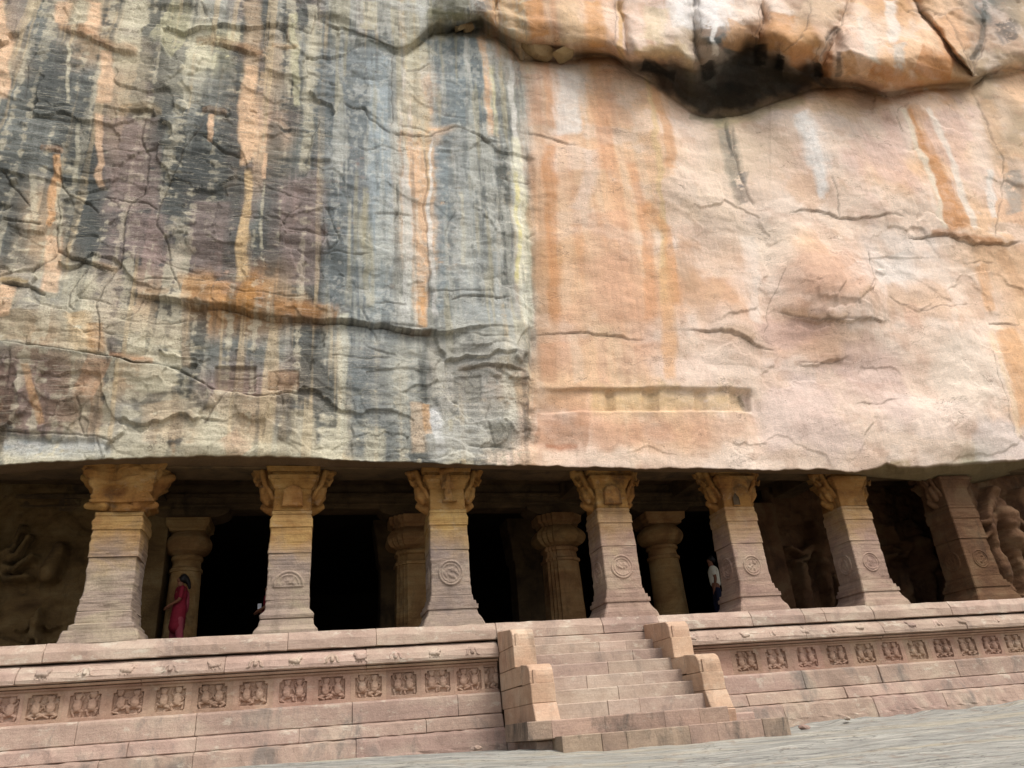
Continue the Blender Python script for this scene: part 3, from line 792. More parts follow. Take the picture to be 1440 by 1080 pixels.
    blend(mask, (208, 168, 144))
    mask = sstep(.53, .66, fbm(X*.9+15, Z*1.1, 67, 5))*rightw*.40
    blend(mask, (236, 218, 202))
    mask = sstep(.60, .70, fbm(X*2.2+15, Z*3.1, 68, 4))*rightw*.25
    blend(mask, (190, 146, 118))

    # broad tone patches of the pale rock
    for (cx_, cy_, rx_, ry_, c_, k_) in [(1180, 160, 60, 18, (214, 180, 140), .5), (1080, 230, 50, 60, (224, 196, 168), .5), (1240, 230, 50, 60, (222, 186, 170), .6), (1330, 200, 40, 60, (222, 190, 178), .5),
                                     (1010, 250, 60, 60, (238, 214, 186), .6), (1120, 270, 60, 26, (222, 184, 152), .6), (1010, 390, 60, 50, (206, 164, 128), .65), (1150, 390, 70, 50, (220, 180, 154), .6),
                                     (1080, 340, 40, 40, (242, 222, 200), .6), (1270, 380, 50, 50, (238, 224, 212), .6), (1120, 460, 50, 24, (206, 172, 158), .6), (1180, 490, 50, 24, (214, 178, 150), .6),
                                     (1310, 430, 80, 40, (222, 182, 150), .5), (1230, 540, 60, 60, (210, 180, 168), .55), (1130, 580, 70, 70, (218, 194, 184), .55), (1350, 540, 60, 60, (238, 220, 200), .6),
                                     (1400, 620, 60, 30, (236, 222, 214), .6), (880, 610, 80, 26, (210, 162, 130), .6), (1020, 600, 50, 26, (216, 176, 146), .6), (1000, 520, 80, 26, (232, 208, 190), .6), (860, 420, 80, 60, (222, 176, 142), .6)]:
        e_ = np.hypot((WU-cx_)/rx_, (WV-cy_)/ry_) + (blot-.5)*2.0
        blend(sstep(1.15, .45, e_)*k_, c_)

    def stroke(pts, w, c, k=.85, soft=.35, brk=0.0):
        """pts (u, v[, w]) band following the fall of water"""
        base_w = [(p[2] if len(p) > 2 else w) for p in pts]
        r_ = seg([p[:2] for p in pts], w*1.5+14)
        if r_ is None: return
        sl_, d, s, par = r_
        ww = np.interp(par, np.linspace(0, 1, len(pts)), base_w)*.5
        ragged = 1+(fbm(X[sl_]*5, Z[sl_]*.9, int(w*7)+3, 3)-.5)*1.0
        mk = sstep(1+soft, 1-soft, d/np.maximum(ww*ragged, .5))*k*sstep(0, .04, par)*sstep(1, .94, par)
        if brk:
            th = .30+.20*brk
            mk = mk*sstep(th-.04, th+.04, gfine[sl_]*.35+grain[sl_]*.30+runx[sl_]*.20+bedn[sl_]*.15)
        mk = mk*(0.78+0.22*sstep(.3, .6, grain[sl_]))
        blend(mk, c, sl_)

    # dark columns of the left half
    for pts, w, c, k, brk in [
        ([(505, 60), (508, 250), (508, 460)], 86, (136, 143, 143), .8, .2), ([(536, 70), (538, 300), (536, 500)], 40, (164, 172, 172), .75, .1), ([(470, 60), (470, 250), (470, 440)], 40, (108, 114, 114), .7, .3),
        ([(650, 52), (652, 180)], 100, (134, 143, 143), .8, .15), ([(660, 180), (664, 320), (668, 470)], 116, (166, 169, 164), .75, .3), ([(540, 470), (540, 640)], 110, (162, 162, 152), .6, .3), ([(660, 480), (665, 640)], 110, (188, 184, 172), .65, .3),
        ([(98, 60), (105, 210), (108, 350)], 46, 'K', .7, .5), ([(20, 220), (22, 380)], 44, 'K', .6, .5), ([(60, 50), (70, 140)], 46, 'K', .55, .6), ([(322, 60), (328, 240), (322, 410)], 34, 'K', .8, .3),
        ([(230, 160), (240, 290), (245, 360)], 40, 'K', .55, .6), ([(300, 210), (305, 390)], 26, 'K', .4, .6), ([(390, 170), (380, 400)], 24, 'K', .55, .5), ([(280, 100), (290, 150)], 40, 'G', .5, .4),
        ([(478, 0), (482, 60)], 34, 'G', .7, 0), ([(470, 80), (480, 220), (478, 440)], 34, (112, 118, 118), .7, .3), ([(500, 110), (505, 300), (510, 600)], 26, (116, 122, 122), .7, .35), ([(500, 430), (498, 650)], 30, (108, 114, 114), .65, .3),
        ([(536, 78), (536, 200), (534, 340)], 32, (158, 167, 168), .7, .1), ([(534, 340), (536, 460)], 34, (150, 156, 152), .6, 0), ([(556, 60), (556, 180), (560, 460)], 14, 'L', .7, .2),
        ([(632, 55), (636, 180)], 50, (128, 137, 138), .7, .1), ([(648, 185), (650, 330), (650, 460)], 60, (172, 174, 168), .55, .6), ([(628, 185), (628, 300), (632, 460)], 18, (112, 120, 120), .7, .1), ([(620, 200), (622, 450)], 16, (136, 146, 148), .7, .1),
        ([(704, 205), (712, 330), (716, 440)], 15, (84, 86, 80), .85, .3), ([(668, 80), (672, 180)], 26, (110, 118, 118), .7, .1), ([(712, 110), (715, 200)], 18, (110, 110, 100), .7, .6),
        ([(680, 220), (684, 440)], 22, (96, 98, 92), .5, .6), ([(430, 250), (425, 410)], 50, 'M', .5, .3), ([(180, 160), (185, 300)], 70, (160, 138, 128), .55, .3), ([(205, 300), (200, 370)], 60, (150, 128, 120), .5, .3), ([(300, 280), (290, 390)], 50, 'M', .5, .4),
        ([(740, 480), (742, 620)], 12, (90, 84, 74), .6, .5), ([(700, 600), (705, 640)], 30, (130, 126, 112), .6, .3), ([(545, 590), (552, 650)], 22, (104, 108, 106), .6, .3), ([(525, 480), (527, 600)], 30, (112, 114, 112), .6, .4),
        ([(210, 560), (215, 600)], 60, (84, 82, 76), .6, .9), ([(280, 545), (280, 600)], 30, (92, 88, 82), .6, .8), ([(395, 555), (405, 640)], 24, (100, 90, 80), .6, .7), ([(335, 560), (330, 640)], 14, (100, 94, 84), .5, .7),
        ([(60, 520), (80, 600)], 60, (120, 94, 74), .55, .4), ([(10, 520), (15, 600)], 36, (98, 74, 56), .6, .4), ([(105, 540), (130, 610)], 50, (110, 92, 78), .6, .4), ([(25, 440), (28, 480)], 60, (172, 150, 116), .5, .3),
        ]:
        stroke(pts, w, c, k, .4, brk)
    # pale and orange runs of the left half
    for pts, w, c, k, brk in [
        ([(-6, 0), (8, 60), (4, 140)], 18, 'P', .85, 0), ([(88, 0), (88, 36)], 18, 'P', .8, 0), ([(120, 0), (110, 40)], 24, 'C', .7, .2), ([(134, 0), (130, 58)], 16, 'P', .85, 0), ([(152, 72), (146, 150)], 18, 'P', .75, 0),
        ([(96, 60), (94, 150)], 5, 'C', .8, .3), ([(142, 160), (138, 200), (142, 260)], 12, 'P', .7, 0), ([(354, 0), (356, 60), (352, 110)], 20, 'T', .8, 0), ([(354, 90, 12), (350, 150, 24), (348, 215, 26), (346, 240, 10)], 24, (228, 190, 152), .95, 0),
        ([(350, 240, 8), (346, 300, 12), (342, 360, 16), (338, 402, 16)], 14, (218, 186, 140), .9, 0), ([(296, 160), (294, 205)], 7, 'P', .85, 0), ([(373, 215), (371, 252)], 7, 'P', .85, 0), ([(370, 255), (368, 380)], 6, 'C', .7, .4),
        ([(78, 214, 9), (80, 240, 12), (70, 290, 12), (68, 320, 10)], 11, (214, 166, 118), .9, 0), ([(76, 330), (72, 380), (66, 412)], 22, 'P', .7, .1), ([(80, 250), (84, 350)], 5, 'C', .6, .4),
        ([(440, 0), (436, 60), (432, 160), (430, 250)], 16, 'C', .6, .6), ([(412, 20), (418, 150)], 10, 'Y', .5, .5), ([(300, 50), (250, 130)], 60, (206, 200, 178), .35, .7), ([(225, 30), (260, 50)], 60, 'Y', .5, .5),
        ([(185, 60), (190, 100), (186, 150)], 40, (200, 186, 156), .5, .4), ([(45, 240), (48, 330)], 8, 'C', .5, .7), ([(110, 170), (104, 260)], 6, 'C', .5, .6), ([(260, 420), (262, 520)], 10, 'T', .5, .5),
        ([(200, 440), (190, 480)], 110, (208, 190, 160), .4, .5), ([(110, 440), (115, 500)], 30, (216, 184, 140), .65, .1), ([(135, 455), (135, 500)], 24, (200, 150, 96), .55, 0), ([(10, 400), (8, 450)], 20, 'P', .8, 0),
        ([(520, 0), (516, 40)], 20, 'C', .8, .2), ([(600, 60), (585, 80), (580, 110)], 36, 'C', .8, 0), ([(578, 95), (576, 185)], 42, (214, 202, 184), .85, 0), ([(590, 110), (588, 186)], 22, (226, 202, 170), .7, 0),
        ([(588, 190, 46), (590, 225, 40), (592, 260, 20), (590, 285, 22), (591, 330, 22), (592, 400, 20), (592, 462, 16)], 30, (226, 188, 152), .95, 0), ([(568, 190, 4), (572, 240, 16), (572, 330, 12), (570, 460, 16)], 12, (206, 204, 196), .8, 0),
        ([(607, 190, 4), (605, 250, 4), (603, 310, 6), (608, 380, 6), (612, 455, 6)], 6, 'W', .85, 0), ([(592, 400), (592, 464)], 12, (214, 162, 104), .7, 0), ([(674, 50), (684, 90), (690, 200)], 11, (224, 184, 146), .9, 0), ([(692, 90), (698, 200)], 6, 'Y', .7, 0),
        ([(652, 50), (660, 110)], 6, 'W', .5, .2), ([(716, 80), (720, 160), (724, 200)], 8, 'W', .7, .2), ([(722, 190, 12), (730, 260, 20), (735, 340, 22), (740, 420, 18), (742, 468, 14)], 18, (232, 226, 200), .95, 0), ([(724, 240), (728, 330), (728, 400)], 6, (226, 214, 150), .8, 0),
        ([(648, 270), (652, 380)], 6, 'C', .5, .3), ([(512, 260), (518, 440)], 10, (176, 168, 140), .6, .3), ([(484, 440), (482, 640)], 12, (206, 200, 176), .6, .4), ([(610, 470), (616, 560)], 18, (190, 184, 168), .6, .3), ([(612, 570), (620, 640)], 14, (232, 230, 226), .75, 0),
        ([(585, 565), (590, 640)], 18, (216, 190, 160), .7, .2), ([(600, 565), (604, 610)], 9, (222, 178, 130), .7, 0), ([(640, 600), (640, 650)], 70, (196, 194, 184), .6, .3), ([(715, 480), (716, 600)], 18, (214, 206, 186), .6, .5), ([(530, 600), (528, 650)], 24, (198, 190, 164), .6, .3),
        ([(425, 580), (432, 640)], 40, (204, 190, 160), .55, .3), ([(300, 560), (370, 600)], 60, (216, 194, 162), .45, .6), ([(215, 540), (214, 560)], 40, 'C', .8, .2), ([(235, 570), (240, 620)], 60, (216, 192, 158), .5, .5), ([(150, 540), (120, 525)], 50, (200, 158, 124), .55, 0),
        ([(40, 520), (60, 600)], 10, (200, 156, 110), .6, 0), ([(0, 645), (60, 641), (160, 640)], 10, 'C', .85, 0), ([(180, 635), (420, 634)], 18, 'C', .6, .3), ([(320, 610), (340, 640)], 30, (222, 188, 156), .6, 0),
        ([(450, 620), (470, 640)], 50, 'C', .5, .2)]:
        stroke(pts, w, c, k, .35, brk)
    # bed-following stains (ochre above ledges, grey growth on ledge tops)
    for pts, w, c, k in [
        ([(82, 38), (120, 50), (165, 71), (200, 78)], 9, (176, 116, 62), .85), ([(272, 52), (310, 58), (348, 71), (372, 76)], 11, (182, 126, 66), .85), ([(380, 62), (418, 65)], 5, (184, 136, 76), .8), ([(56, 206), (88, 211)], 6, (186, 124, 70), .85),
        ([(170, 150), (230, 154)], 9, (168, 140, 92), .7), ([(282, 153), (300, 157), (322, 159)], 7, (150, 106, 62), .8), ([(128, 370), (164, 381)], 7, (172, 130, 72), .8), ([(0, 392), (40, 397)], 7, (150, 122, 66), .7),
        ([(256, 408), (300, 414)], 46, (190, 138, 80), .7), ([(250, 392), (300, 392)], 20, (198, 156, 108), .6), ([(335, 418), (372, 424)], 46, (186, 136, 80), .65), ([(320, 425), (335, 428)], 30, (110, 86, 56), .75), ([(385, 434), (430, 440), (478, 446)], 26, (166, 114, 58), .85),
        ([(470, 440), (476, 450)], 22, (110, 88, 60), .5), ([(205, 412), (240, 416)], 12, (150, 118, 84), .6), ([(150, 500), (180, 504), (218, 510)], 9, (186, 124, 72), .85),
        ([(0, 489), (60, 494), (130, 503), (200, 513), (258, 524)], 15, (120, 124, 112), .85), ([(0, 626), (60, 628), (110, 629), (160, 634)], 26, (168, 172, 170), .85), ([(10, 614), (90, 618)], 8, (126, 130, 122), .6),
        ([(640, 517), (700, 518), (744, 528)], 5, (110, 88, 60), .7), ([(562, 466), (606, 468)], 5, (120, 92, 66), .6), ([(600, 525), (612, 528)], 40, (140, 128, 112), .3),
        ([(752, 560), (830, 560)], 26, (206, 160, 118), .55), ([(830, 560), (940, 562), (1056, 564)], 30, (222, 188, 136), .8), ([(755, 600), (830, 612)], 50, (186, 132, 94), .7), ([(880, 608), (1000, 608)], 48, (214, 166, 134), .55),
        ([(770, 626), (815, 628)], 8, (166, 100, 62), .7), ([(745, 585), (752, 605)], 22, (104, 88, 66), .6), ([(742, 610), (760, 618)], 18, (84, 78, 62), .6), ([(760, 640), (860, 645), (1000, 650)], 14, (234, 208, 184), .7),
        ([(1100, 435), (1150, 450), (1185, 455)], 9, (172, 136, 96), .55), ([(1190, 428), (1212, 418)], 10, (176, 140, 96), .5), ([(1115, 510), (1180, 502)], 9, (176, 138, 112), .5), ([(1300, 331), (1345, 335), (1366, 341), (1410, 340)], 8, (170, 112, 60), .8),
        ([(1010, 420), (990, 410)], 70, (208, 170, 134), .5), ([(1010, 470), (1060, 480)], 14, (196, 160, 122), .5), ([(1044, 550), (1052, 575)], 12, (110, 98, 78), .75), ([(918, 552), (922, 574)], 12, (156, 130, 90), .6), ([(858, 552), (860, 572)], 8, (150, 122, 84), .6),
        ([(1240, 420), (1330, 425)], 40, (212, 176, 142), .5), ([(1290, 445), (1270, 450)], 30, (216, 172, 146), .5), ([(1150, 390), (1190, 400), (1160, 430)], 50, (216, 174, 146), .55), ([(1250, 652), (1280, 655)], 8, (164, 140, 92), .8)]:
        stroke(pts, w, c, k*(.45 if pts[0][1] < 385 and pts[0][0] < 500 else .85), .8, .15)
    bm_ = left*bandz
    blend(sstep(.55, .66, fbm(X*7.5, Z*.35, 95, 5))*bm_*.42, (196, 194, 180))
    blend(sstep(.56, .66, fbm(X*6.5+30, Z*.5, 96, 5))*bm_*.42, (96, 100, 98))
    blend(sstep(.52, .58, fbm(X*9, Z*7, 97, 4)*.6+blot*.4)*bm_*.35, (204, 202, 190))
    blend(sstep(.60, .68, fbm(X*3.5+30, Z*.25, 98, 3))*bm_*.30, (196, 182, 140))
    # warm half
    for pts, w, c, k, brk in [
        ([(762, 110), (764, 300), (768, 460), (768, 540)], 28, (196, 156, 120), .6, 0), ([(772, 200), (776, 330), (780, 460)], 15, (204, 144, 94), .65, 0), ([(748, 100), (756, 180)], 22, (196, 150, 120), .5, 0), ([(768, 80), (776, 180)], 10, (214, 160, 118), .6, 0),
        ([(800, 88), (798, 130), (802, 190)], 38, (238, 230, 220), .8, 0), ([(790, 196), (795, 300), (797, 440)], 16, (230, 196, 164), .6, 0), ([(828, 210), (826, 260), (812, 300)], 22, (234, 210, 190), .7, 0), ([(845, 100), (850, 190), (846, 250)], 30, (222, 164, 122), .5, 0),
        ([(850, 300), (870, 460)], 60, (220, 170, 138), .5, 0), ([(905, 110), (918, 180), (925, 290), (930, 440)], 8, (232, 200, 150), .75, 0), ([(915, 130), (934, 180), (938, 250)], 14, (214, 158, 108), .7, 0), ([(900, 290), (930, 330), (945, 440)], 14, (222, 164, 112), .7, 0),
        ([(885, 230), (905, 330), (915, 460)], 16, (218, 158, 112), .6, 0), ([(930, 380), (938, 460), (940, 540)], 14, (228, 178, 130), .7, 0), ([(960, 60), (980, 160)], 12, (220, 200, 160), .4, 0), ([(808, 470), (815, 540)], 18, (232, 204, 176), .6, 0), ([(772, 480), (774, 540)], 20, (198, 150, 116), .6, 0),
        ([(845, 475), (850, 540)], 14, (222, 176, 146), .5, 0), ([(1118, 160, 20), (1136, 200, 26), (1148, 240, 20), (1152, 286, 8)], 22, (246, 240, 232), .9, 0), ([(1272, 150, 6), (1290, 200, 22), (1316, 260, 34), (1345, 332, 42)], 30, (208, 150, 98), .92, 0),
        ([(1266, 150), (1284, 200), (1305, 260), (1326, 332)], 9, (244, 230, 206), .85, 0), ([(1300, 150), (1330, 210), (1350, 270), (1368, 330)], 10, (240, 228, 212), .8, 0), ([(1390, 240), (1398, 310)], 10, 'W', .7, 0), ([(1030, 250), (1050, 285)], 16, (120, 112, 104), .6, .5),
        ([(1008, 168), (1024, 205), (1036, 262)], 22, (152, 146, 130), .7, .45), ([(1018, 168), (1030, 225)], 7, (92, 88, 80), .7, .2), ([(1045, 240), (1040, 262)], 12, (110, 110, 112), .7, .5), ([(1376, 372), (1395, 440)], 16, (228, 178, 132), .75, 0), ([(1405, 350), (1440, 420)], 16, (206, 162, 122), .6, 0), ([(1415, 460), (1432, 540), (1450, 600)], 36, (222, 172, 124), .8, 0),
        ([(1390, 460), (1412, 540), (1436, 620)], 8, (238, 210, 176), .7, 0), ([(1386, 140), (1410, 220)], 20, (210, 172, 132), .6, 0), ([(1425, 240), (1430, 300)], 22, (160, 156, 146), .7, .4), ([(1250, 360), (1260, 400)], 40, 'W', .4, 0), ([(1050, 330), (1060, 460)], 22, (236, 222, 208), .5, 0),
        ([(1190, 380), (1200, 400)], 40, (236, 216, 200), .3, 0), ([(1000, 240), (1010, 400)], 50, (236, 212, 190), .5, 0), ([(1080, 560), (1090, 640)], 30, (232, 208, 192), .4, 0), ([(1150, 540), (1190, 600)], 100, (214, 184, 168), .3, 0), ([(1300, 560), (1290, 620)], 120, (234, 214, 202), .35, 0)]:
        stroke(pts, w, c, k, .5, brk)
    # boulders above
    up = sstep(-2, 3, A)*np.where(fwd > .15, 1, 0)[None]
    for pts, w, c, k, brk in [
        ([(985, -10), (985, 40)], 80, (238, 232, 226), .85, .3), ([(925, 10), (915, 60)], 30, (226, 206, 170), .7, 0), ([(870, 0), (872, 90)], 8, (226, 186, 130), .8, 0), ([(715, 0), (720, 40)], 14, (216, 180, 140), .7, 0), ([(745, 0), (760, 55)], 30, (208, 148, 88), .75, 0),
        ([(800, 0), (805, 60)], 34, (224, 190, 150), .7, 0), ([(835, 0), (840, 70)], 22, (214, 158, 100), .75, 0), ([(960, 70), (890, 80)], 24, (206, 176, 130), .7, 0), ([(1005, 30), (1005, 80)], 9, 'W', .8, 0), ([(1040, 30), (1030, 70)], 30, (206, 158, 110), .7, 0), ([(1100, 20), (1090, 60)], 40, (200, 146, 92), .8, 0),
        ([(1130, 60), (1120, 100)], 30, (196, 138, 84), .8, 0), ([(1165, 70), (1165, 110)], 14, (190, 130, 76), .8, 0), ([(1190, 70), (1196, 110)], 16, (214, 164, 110), .7, 0), ([(1182, 70), (1178, 110)], 7, (90, 74, 60), .7, 0), ([(1210, 20), (1235, 110)], 9, (232, 220, 200), .7, 0), ([(1250, 0), (1258, 60)], 16, (236, 224, 210), .8, 0),
        ([(1265, 60), (1262, 110)], 16, (198, 196, 186), .6, .2), ([(1290, 80), (1340, 100)], 40, (198, 132, 72), .7, 0), ([(1220, 100), (1300, 125)], 24, (200, 140, 86), .7, 0), ([(1330, 20), (1350, 70)], 40, (222, 170, 122), .6, 0), ([(1386, 0), (1384, 40), (1366, 90)], 8, (80, 78, 70), .7, .3),
        ([(1410, 30), (1425, 60)], 26, (70, 70, 68), .7, .4), ([(610, 0), (660, 14)], 50, (116, 112, 90), .7, .4), ([(600, 20), (680, 34)], 14, (120, 116, 86), .7, .2), ([(680, 0), (690, 20)], 18, (110, 112, 112), .6, .2), ([(500, 52), (560, 74)], 10, (92, 94, 84), .6, .4), ([(548, 0), (600, 22)], 12, (206, 206, 200), .5, .4),  # the stroke along the left fold paints in the fold's shade
        ([(1130, 0), (1180, 20)], 40, (214, 186, 156), .6, 0), ([(1180, 40), (1160, 60)], 14, (96, 78, 60), .7, .2)]:
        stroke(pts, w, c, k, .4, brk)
    # black growth inside the recess, with the recess's shade painted in
    recess_dark = sstep(-3, 16, TW[None]-V+ (fbm(X*2.2, Z*2.2, 88, 4)-.5)*26)*sstep(-16, 14, (V-BB[None]) + (fbm(X*2.6, Z*1.2, 89, 3)-.5)*26)
    recess_dark = recess_dark*curve([(0, 0), (870, 0), (890, .9), (1160, .9), (1185, .2), (1200, 0), (1900, 0)], us)[None]
    blend(recess_dark*.93, (50, 48, 46))
    blend(recess_dark*sstep(.52, .68, fbm(X*1.6, Z*1.6, 87, 4))*.45, (116, 114, 108))
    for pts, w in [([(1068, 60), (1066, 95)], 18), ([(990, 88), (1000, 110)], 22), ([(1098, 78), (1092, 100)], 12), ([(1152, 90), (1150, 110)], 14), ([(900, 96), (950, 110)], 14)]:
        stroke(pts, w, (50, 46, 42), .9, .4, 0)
    stroke([(1000, 180), (1070, 160), (1130, 140)], 14, (188, 172, 130), .6, .6)
    stroke([(970, 165), (1015, 176)], 10, (150, 140, 110), .6, .6)
    # sockets
    for s_, c in ((sock, (110, 90, 70)), (sock2, (134, 96, 62)), (sock3, (128, 124, 112))):
        blend(s_*.5, c)
    # thin dark line painted along the open joints
    blend(np.clip(CR, 0, 1)*.45, (72, 62, 50))
    # underside rows
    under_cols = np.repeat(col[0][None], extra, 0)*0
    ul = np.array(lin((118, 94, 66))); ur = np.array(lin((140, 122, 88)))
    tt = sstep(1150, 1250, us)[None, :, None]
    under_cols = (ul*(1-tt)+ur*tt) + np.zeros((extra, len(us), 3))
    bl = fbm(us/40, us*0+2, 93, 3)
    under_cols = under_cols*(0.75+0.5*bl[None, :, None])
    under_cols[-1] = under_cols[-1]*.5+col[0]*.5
    col = np.concatenate([under_cols, col], 0)*ALB
    licm = left*np.where(A > 0, np.where(np.minimum(fwd[None], 1) > .6, .3, 1.0), 1.0)*(0.55+0.6*sstep(.4, .6, blot)) + 0.05
    licm = licm*(1-.72*bandz*left)
    licm = np.concatenate([np.zeros((extra, len(us)))+.1, licm], 0)
    col = col*np.concatenate([np.ones((extra, len(us))), 1+.14*left+.10*rightw], 0)[..., None]
    col = np.clip(col, 0.004, 0.86)

    # ---------- split: wall below the brow, boulders above it
    Afull = np.concatenate([np.full((extra, len(us)), -500.0), A], 0)
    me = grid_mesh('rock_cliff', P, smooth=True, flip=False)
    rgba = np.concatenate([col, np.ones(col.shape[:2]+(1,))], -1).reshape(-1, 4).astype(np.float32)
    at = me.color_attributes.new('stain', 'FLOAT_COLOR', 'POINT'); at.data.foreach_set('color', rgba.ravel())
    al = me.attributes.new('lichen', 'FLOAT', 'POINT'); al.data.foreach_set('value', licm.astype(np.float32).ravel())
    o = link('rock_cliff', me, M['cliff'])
    tag(o, 'tall sandstone cliff face with dark lichen streaks on the left and warm peach rock on the right', kind='structure')
    return o

cliff = build_cliff()

# small stones wedged under the top boulders
def wedge(u, v, Y, sx, sy, sz, seed, mat, label, tilt=0.0):
    p = atY(u, v, Y)
    bm = bmesh.new(); bmesh.ops.create_icosphere(bm, subdivisions=4, radius=1)
    r_ = random.Random(seed)
    pl = [(Vector((r_.uniform(-1, 1), r_.uniform(-1, 1), r_.uniform(-1, 1))).normalized(), r_.uniform(.45, .8)) for _ in range(9)]
    for q in bm.verts:
        c = q.co.copy()
        for nrm, d in pl:
            e = c.dot(nrm)-d
            if e > 0: c -= nrm*e*0.9
        n_ = float(fbm(c.x*3+seed, c.y*3+c.z*2, seed, 3))-.5
        c *= 1+n_*.12
        q.co = Vector((c.x*sx, c.y*sy, c.z*sz))
    me = bpy.data.meshes.new('lodged_stone'); bm.to_mesh(me); bm.free()
    o = link('lodged_stone', me, mat, loc=tuple(p)); o.rotation_euler = (0, tilt, 0.3)
    tag(o, label, 'stone', 'stones lodged in the crevice')
M['lodged'] = stone('lodged_stone_rock', [(150, 124, 84), (186, 158, 116), (206, 184, 146)], .2, 6, stain=.6, bump=.7, perobj=.1)
wedge(757, 69, 15.72, .62, .4, .24, 3, M['lodged'], 'flat yellowish stone lodged in the crevice left of the broken slab', 0.05)
wedge(792, 77, 15.55, .5, .35, .14, 8, M['lodged'], 'thin tilted stone slab wedged under the orange boulder', -0.25)
wedge(645, 36, 15.75, .24, .3, .20, 12, M['lodged'], 'small pale stone lodged under the dark mossy boulder at the top')
wedge(660, 38, 15.75, .22, .25, .17, 15, M['lodged'], 'smallest grey stone beside the pale one under the mossy boulder')

# ================================================================== GROUND
def ground():
    xs = np.concatenate([np.linspace(-160, -14, 20, endpoint=False), np.arange(-14, 28, .09), np.linspace(28, 180, 20)])
    ys = np.concatenate([np.linspace(-160, 2, 20, endpoint=False), np.arange(2, 16.6, .08)])
    X, Y = np.meshgrid(xs, ys)
    far = np.interp(X, [-20, -3, 1, 3.5, 5, 9.9, 12, 14, 16, 30], [-.02, -.10, -.16, -.25, -.31, -.34, -.38, -.36, -.30, -.2])
    t = np.clip(Y/13.2, 0, 1)
    Z = -1.65*(1-t) + far*t
    Z = np.where(Y < 0, -1.65, Z)
    c, s = math.cos(R(24)), math.sin(R(24))
    A_ = X*c+Y*s; B_ = -X*s+Y*c
    Z = Z + (fbm(A_*.2, B_*2.6, 5, 4)-.5)*.045 + (fbm(A_*.9, B_*7, 6, 4)-.5)*.03 + (fbm(X*2, Y*2, 7, 4)-.5)*.03
    # rough outcrop right of the stair foot
    r_ = sstep(9.0, 10.5, X)*sstep(20, 16.5, X)*sstep(13.6, 15.2, Y)
    Z = Z + r_*((fbm(X*1.3, Y*1.3, 8, 4))*.26-.03)
    me = grid_mesh('ground', np.stack([X, Y, Z], -1), True)
    tag(link('ground', me, M['ground']), 'worn grey bedrock courtyard with long pale streaks below the steps', kind='structure')
ground()

def chip(x, y, z, r_, seed, label):
    bm = bmesh.new(); bmesh.ops.create_icosphere(bm, subdivisions=2, radius=1)
    q_ = random.Random(seed)
    for v_ in bm.verts:
        n_ = float(fbm(v_.co.x*1.5+seed, v_.co.y*1.5+v_.co.z, seed, 2))
        v_.co = Vector((v_.co.x*r_*1.3, v_.co.y*r_, v_.co.z*r_*.55))*(.6+.8*n_)
    me = bpy.data.meshes.new('stone_chip'); bm.to_mesh(me); bm.free()
    o = link('stone_chip', me, M['base'], loc=(x, y, z)); o.rotation_euler = (0, 0, q_.uniform(0, 6))
    tag(o, label, 'stone', 'stone chips on the courtyard')
chip(9.1, 13.9, -.30, .10, 3, 'pinkish stone chip lying right of the lowest step')
chip(10.4, 14.3, -.22, .07, 5, 'small stone chip on the bedrock by the right base wall')
chip(2.9, 14.6, -.16, .08, 9, 'stone chip lying left of the staircase foot')

# ================================================================== PLINTH
plinth = empty('carved_plinth', (6, 15.9, 0), 'long pink sandstone plinth with cornice and dwarf frieze under the pillars', 'plinth')
def child_fix(par):
    """children are modelled in world space: take the empty's place out of them"""
    bpy.context.view_layer.update()
    for ch in par.children:
        ch.matrix_parent_inverse = Matrix.Translation(-Vector(par.location))
def px_x(u, v, Y): return float(atY(u, v, Y)[0])

def course(name, prof, xs, mat, gap=.0025, **kw):
    for a, b_ in zip(xs[:-1], xs[1:]):
        dy = rng.uniform(-.012, .012)
        ext(name, [(p[0]+dy, p[1]) for p in prof], a+gap, b_-gap, mat, plinth, **kw)

X0, X1 = -9.0, 21.0
def joints(us_, v, Y, lo, hi): return [lo]+[px_x(u, v, Y) for u in us_]+[hi]
slab_prof = [(15.78, 2.135), (15.69, 1.985), (15.68, 1.80), (15.9, 1.80), (16.25, 1.80), (16.25, 2.135)]
LC, RC = 3.62, 7.36          # stair cheek outer faces
course('coping_slab', slab_prof, joints([62, 404, 529], 915, 15.7, X0, 3.66), M['pink'], jit=.010, step=.25)
course('coping_slab', slab_prof, joints([850], 900, 15.7, 3.66, 7.3), M['pink'], jit=.010, step=.25)
course('coping_slab', slab_prof, joints([1056, 1130, 1160, 1229, 1340], 865, 15.7, 7.3, X1), M['pink'], jit=.010, step=.25)
corn = [(15.84, 1.775), (15.76, 1.765), (15.66, 1.71), (15.58, 1.62), (15.545, 1.52), (15.55, 1.455), (15.62, 1.44), (16.2, 1.44), (16.2, 1.775)]
def wind(p): return p
course('cornice_block', corn, joints([26, 316, 515], 935, 15.6, X0, 3.655), M['pink'], jit=.007, step=.3, corner=.006)
course('cornice_block', corn, joints([1130, 1241, 1359], 885, 15.6, 7.38, X1), M['pink'], jit=.007, step=.3, corner=.006)
fil = [(15.66, 1.425), (15.67, 1.385), (15.74, 1.38), (16.2, 1.38), (16.2, 1.425)]
fil2 = [(15.74, 1.37), (15.75, 1.335), (16.2, 1.335), (16.2, 1.37)]
for f_ in (fil, fil2):
    course('fillet_band', f_, joints([200, 515], 950, 15.7, X0, 3.655), M['frieze'], jit=.004, step=.3, corner=.004)
    course('fillet_band', f_, joints([1240], 895, 15.7, 7.38, X1), M['frieze'], jit=.004, step=.3, corner=.004)
low1 = [(15.66, .80), (15.60, .775), (15.57, .41), (16.2, .41), (16.2, .80)]
low2 = [(15.56, .405), (15.50, .385), (15.44, .155), (16.2, .155), (16.2, .405)]
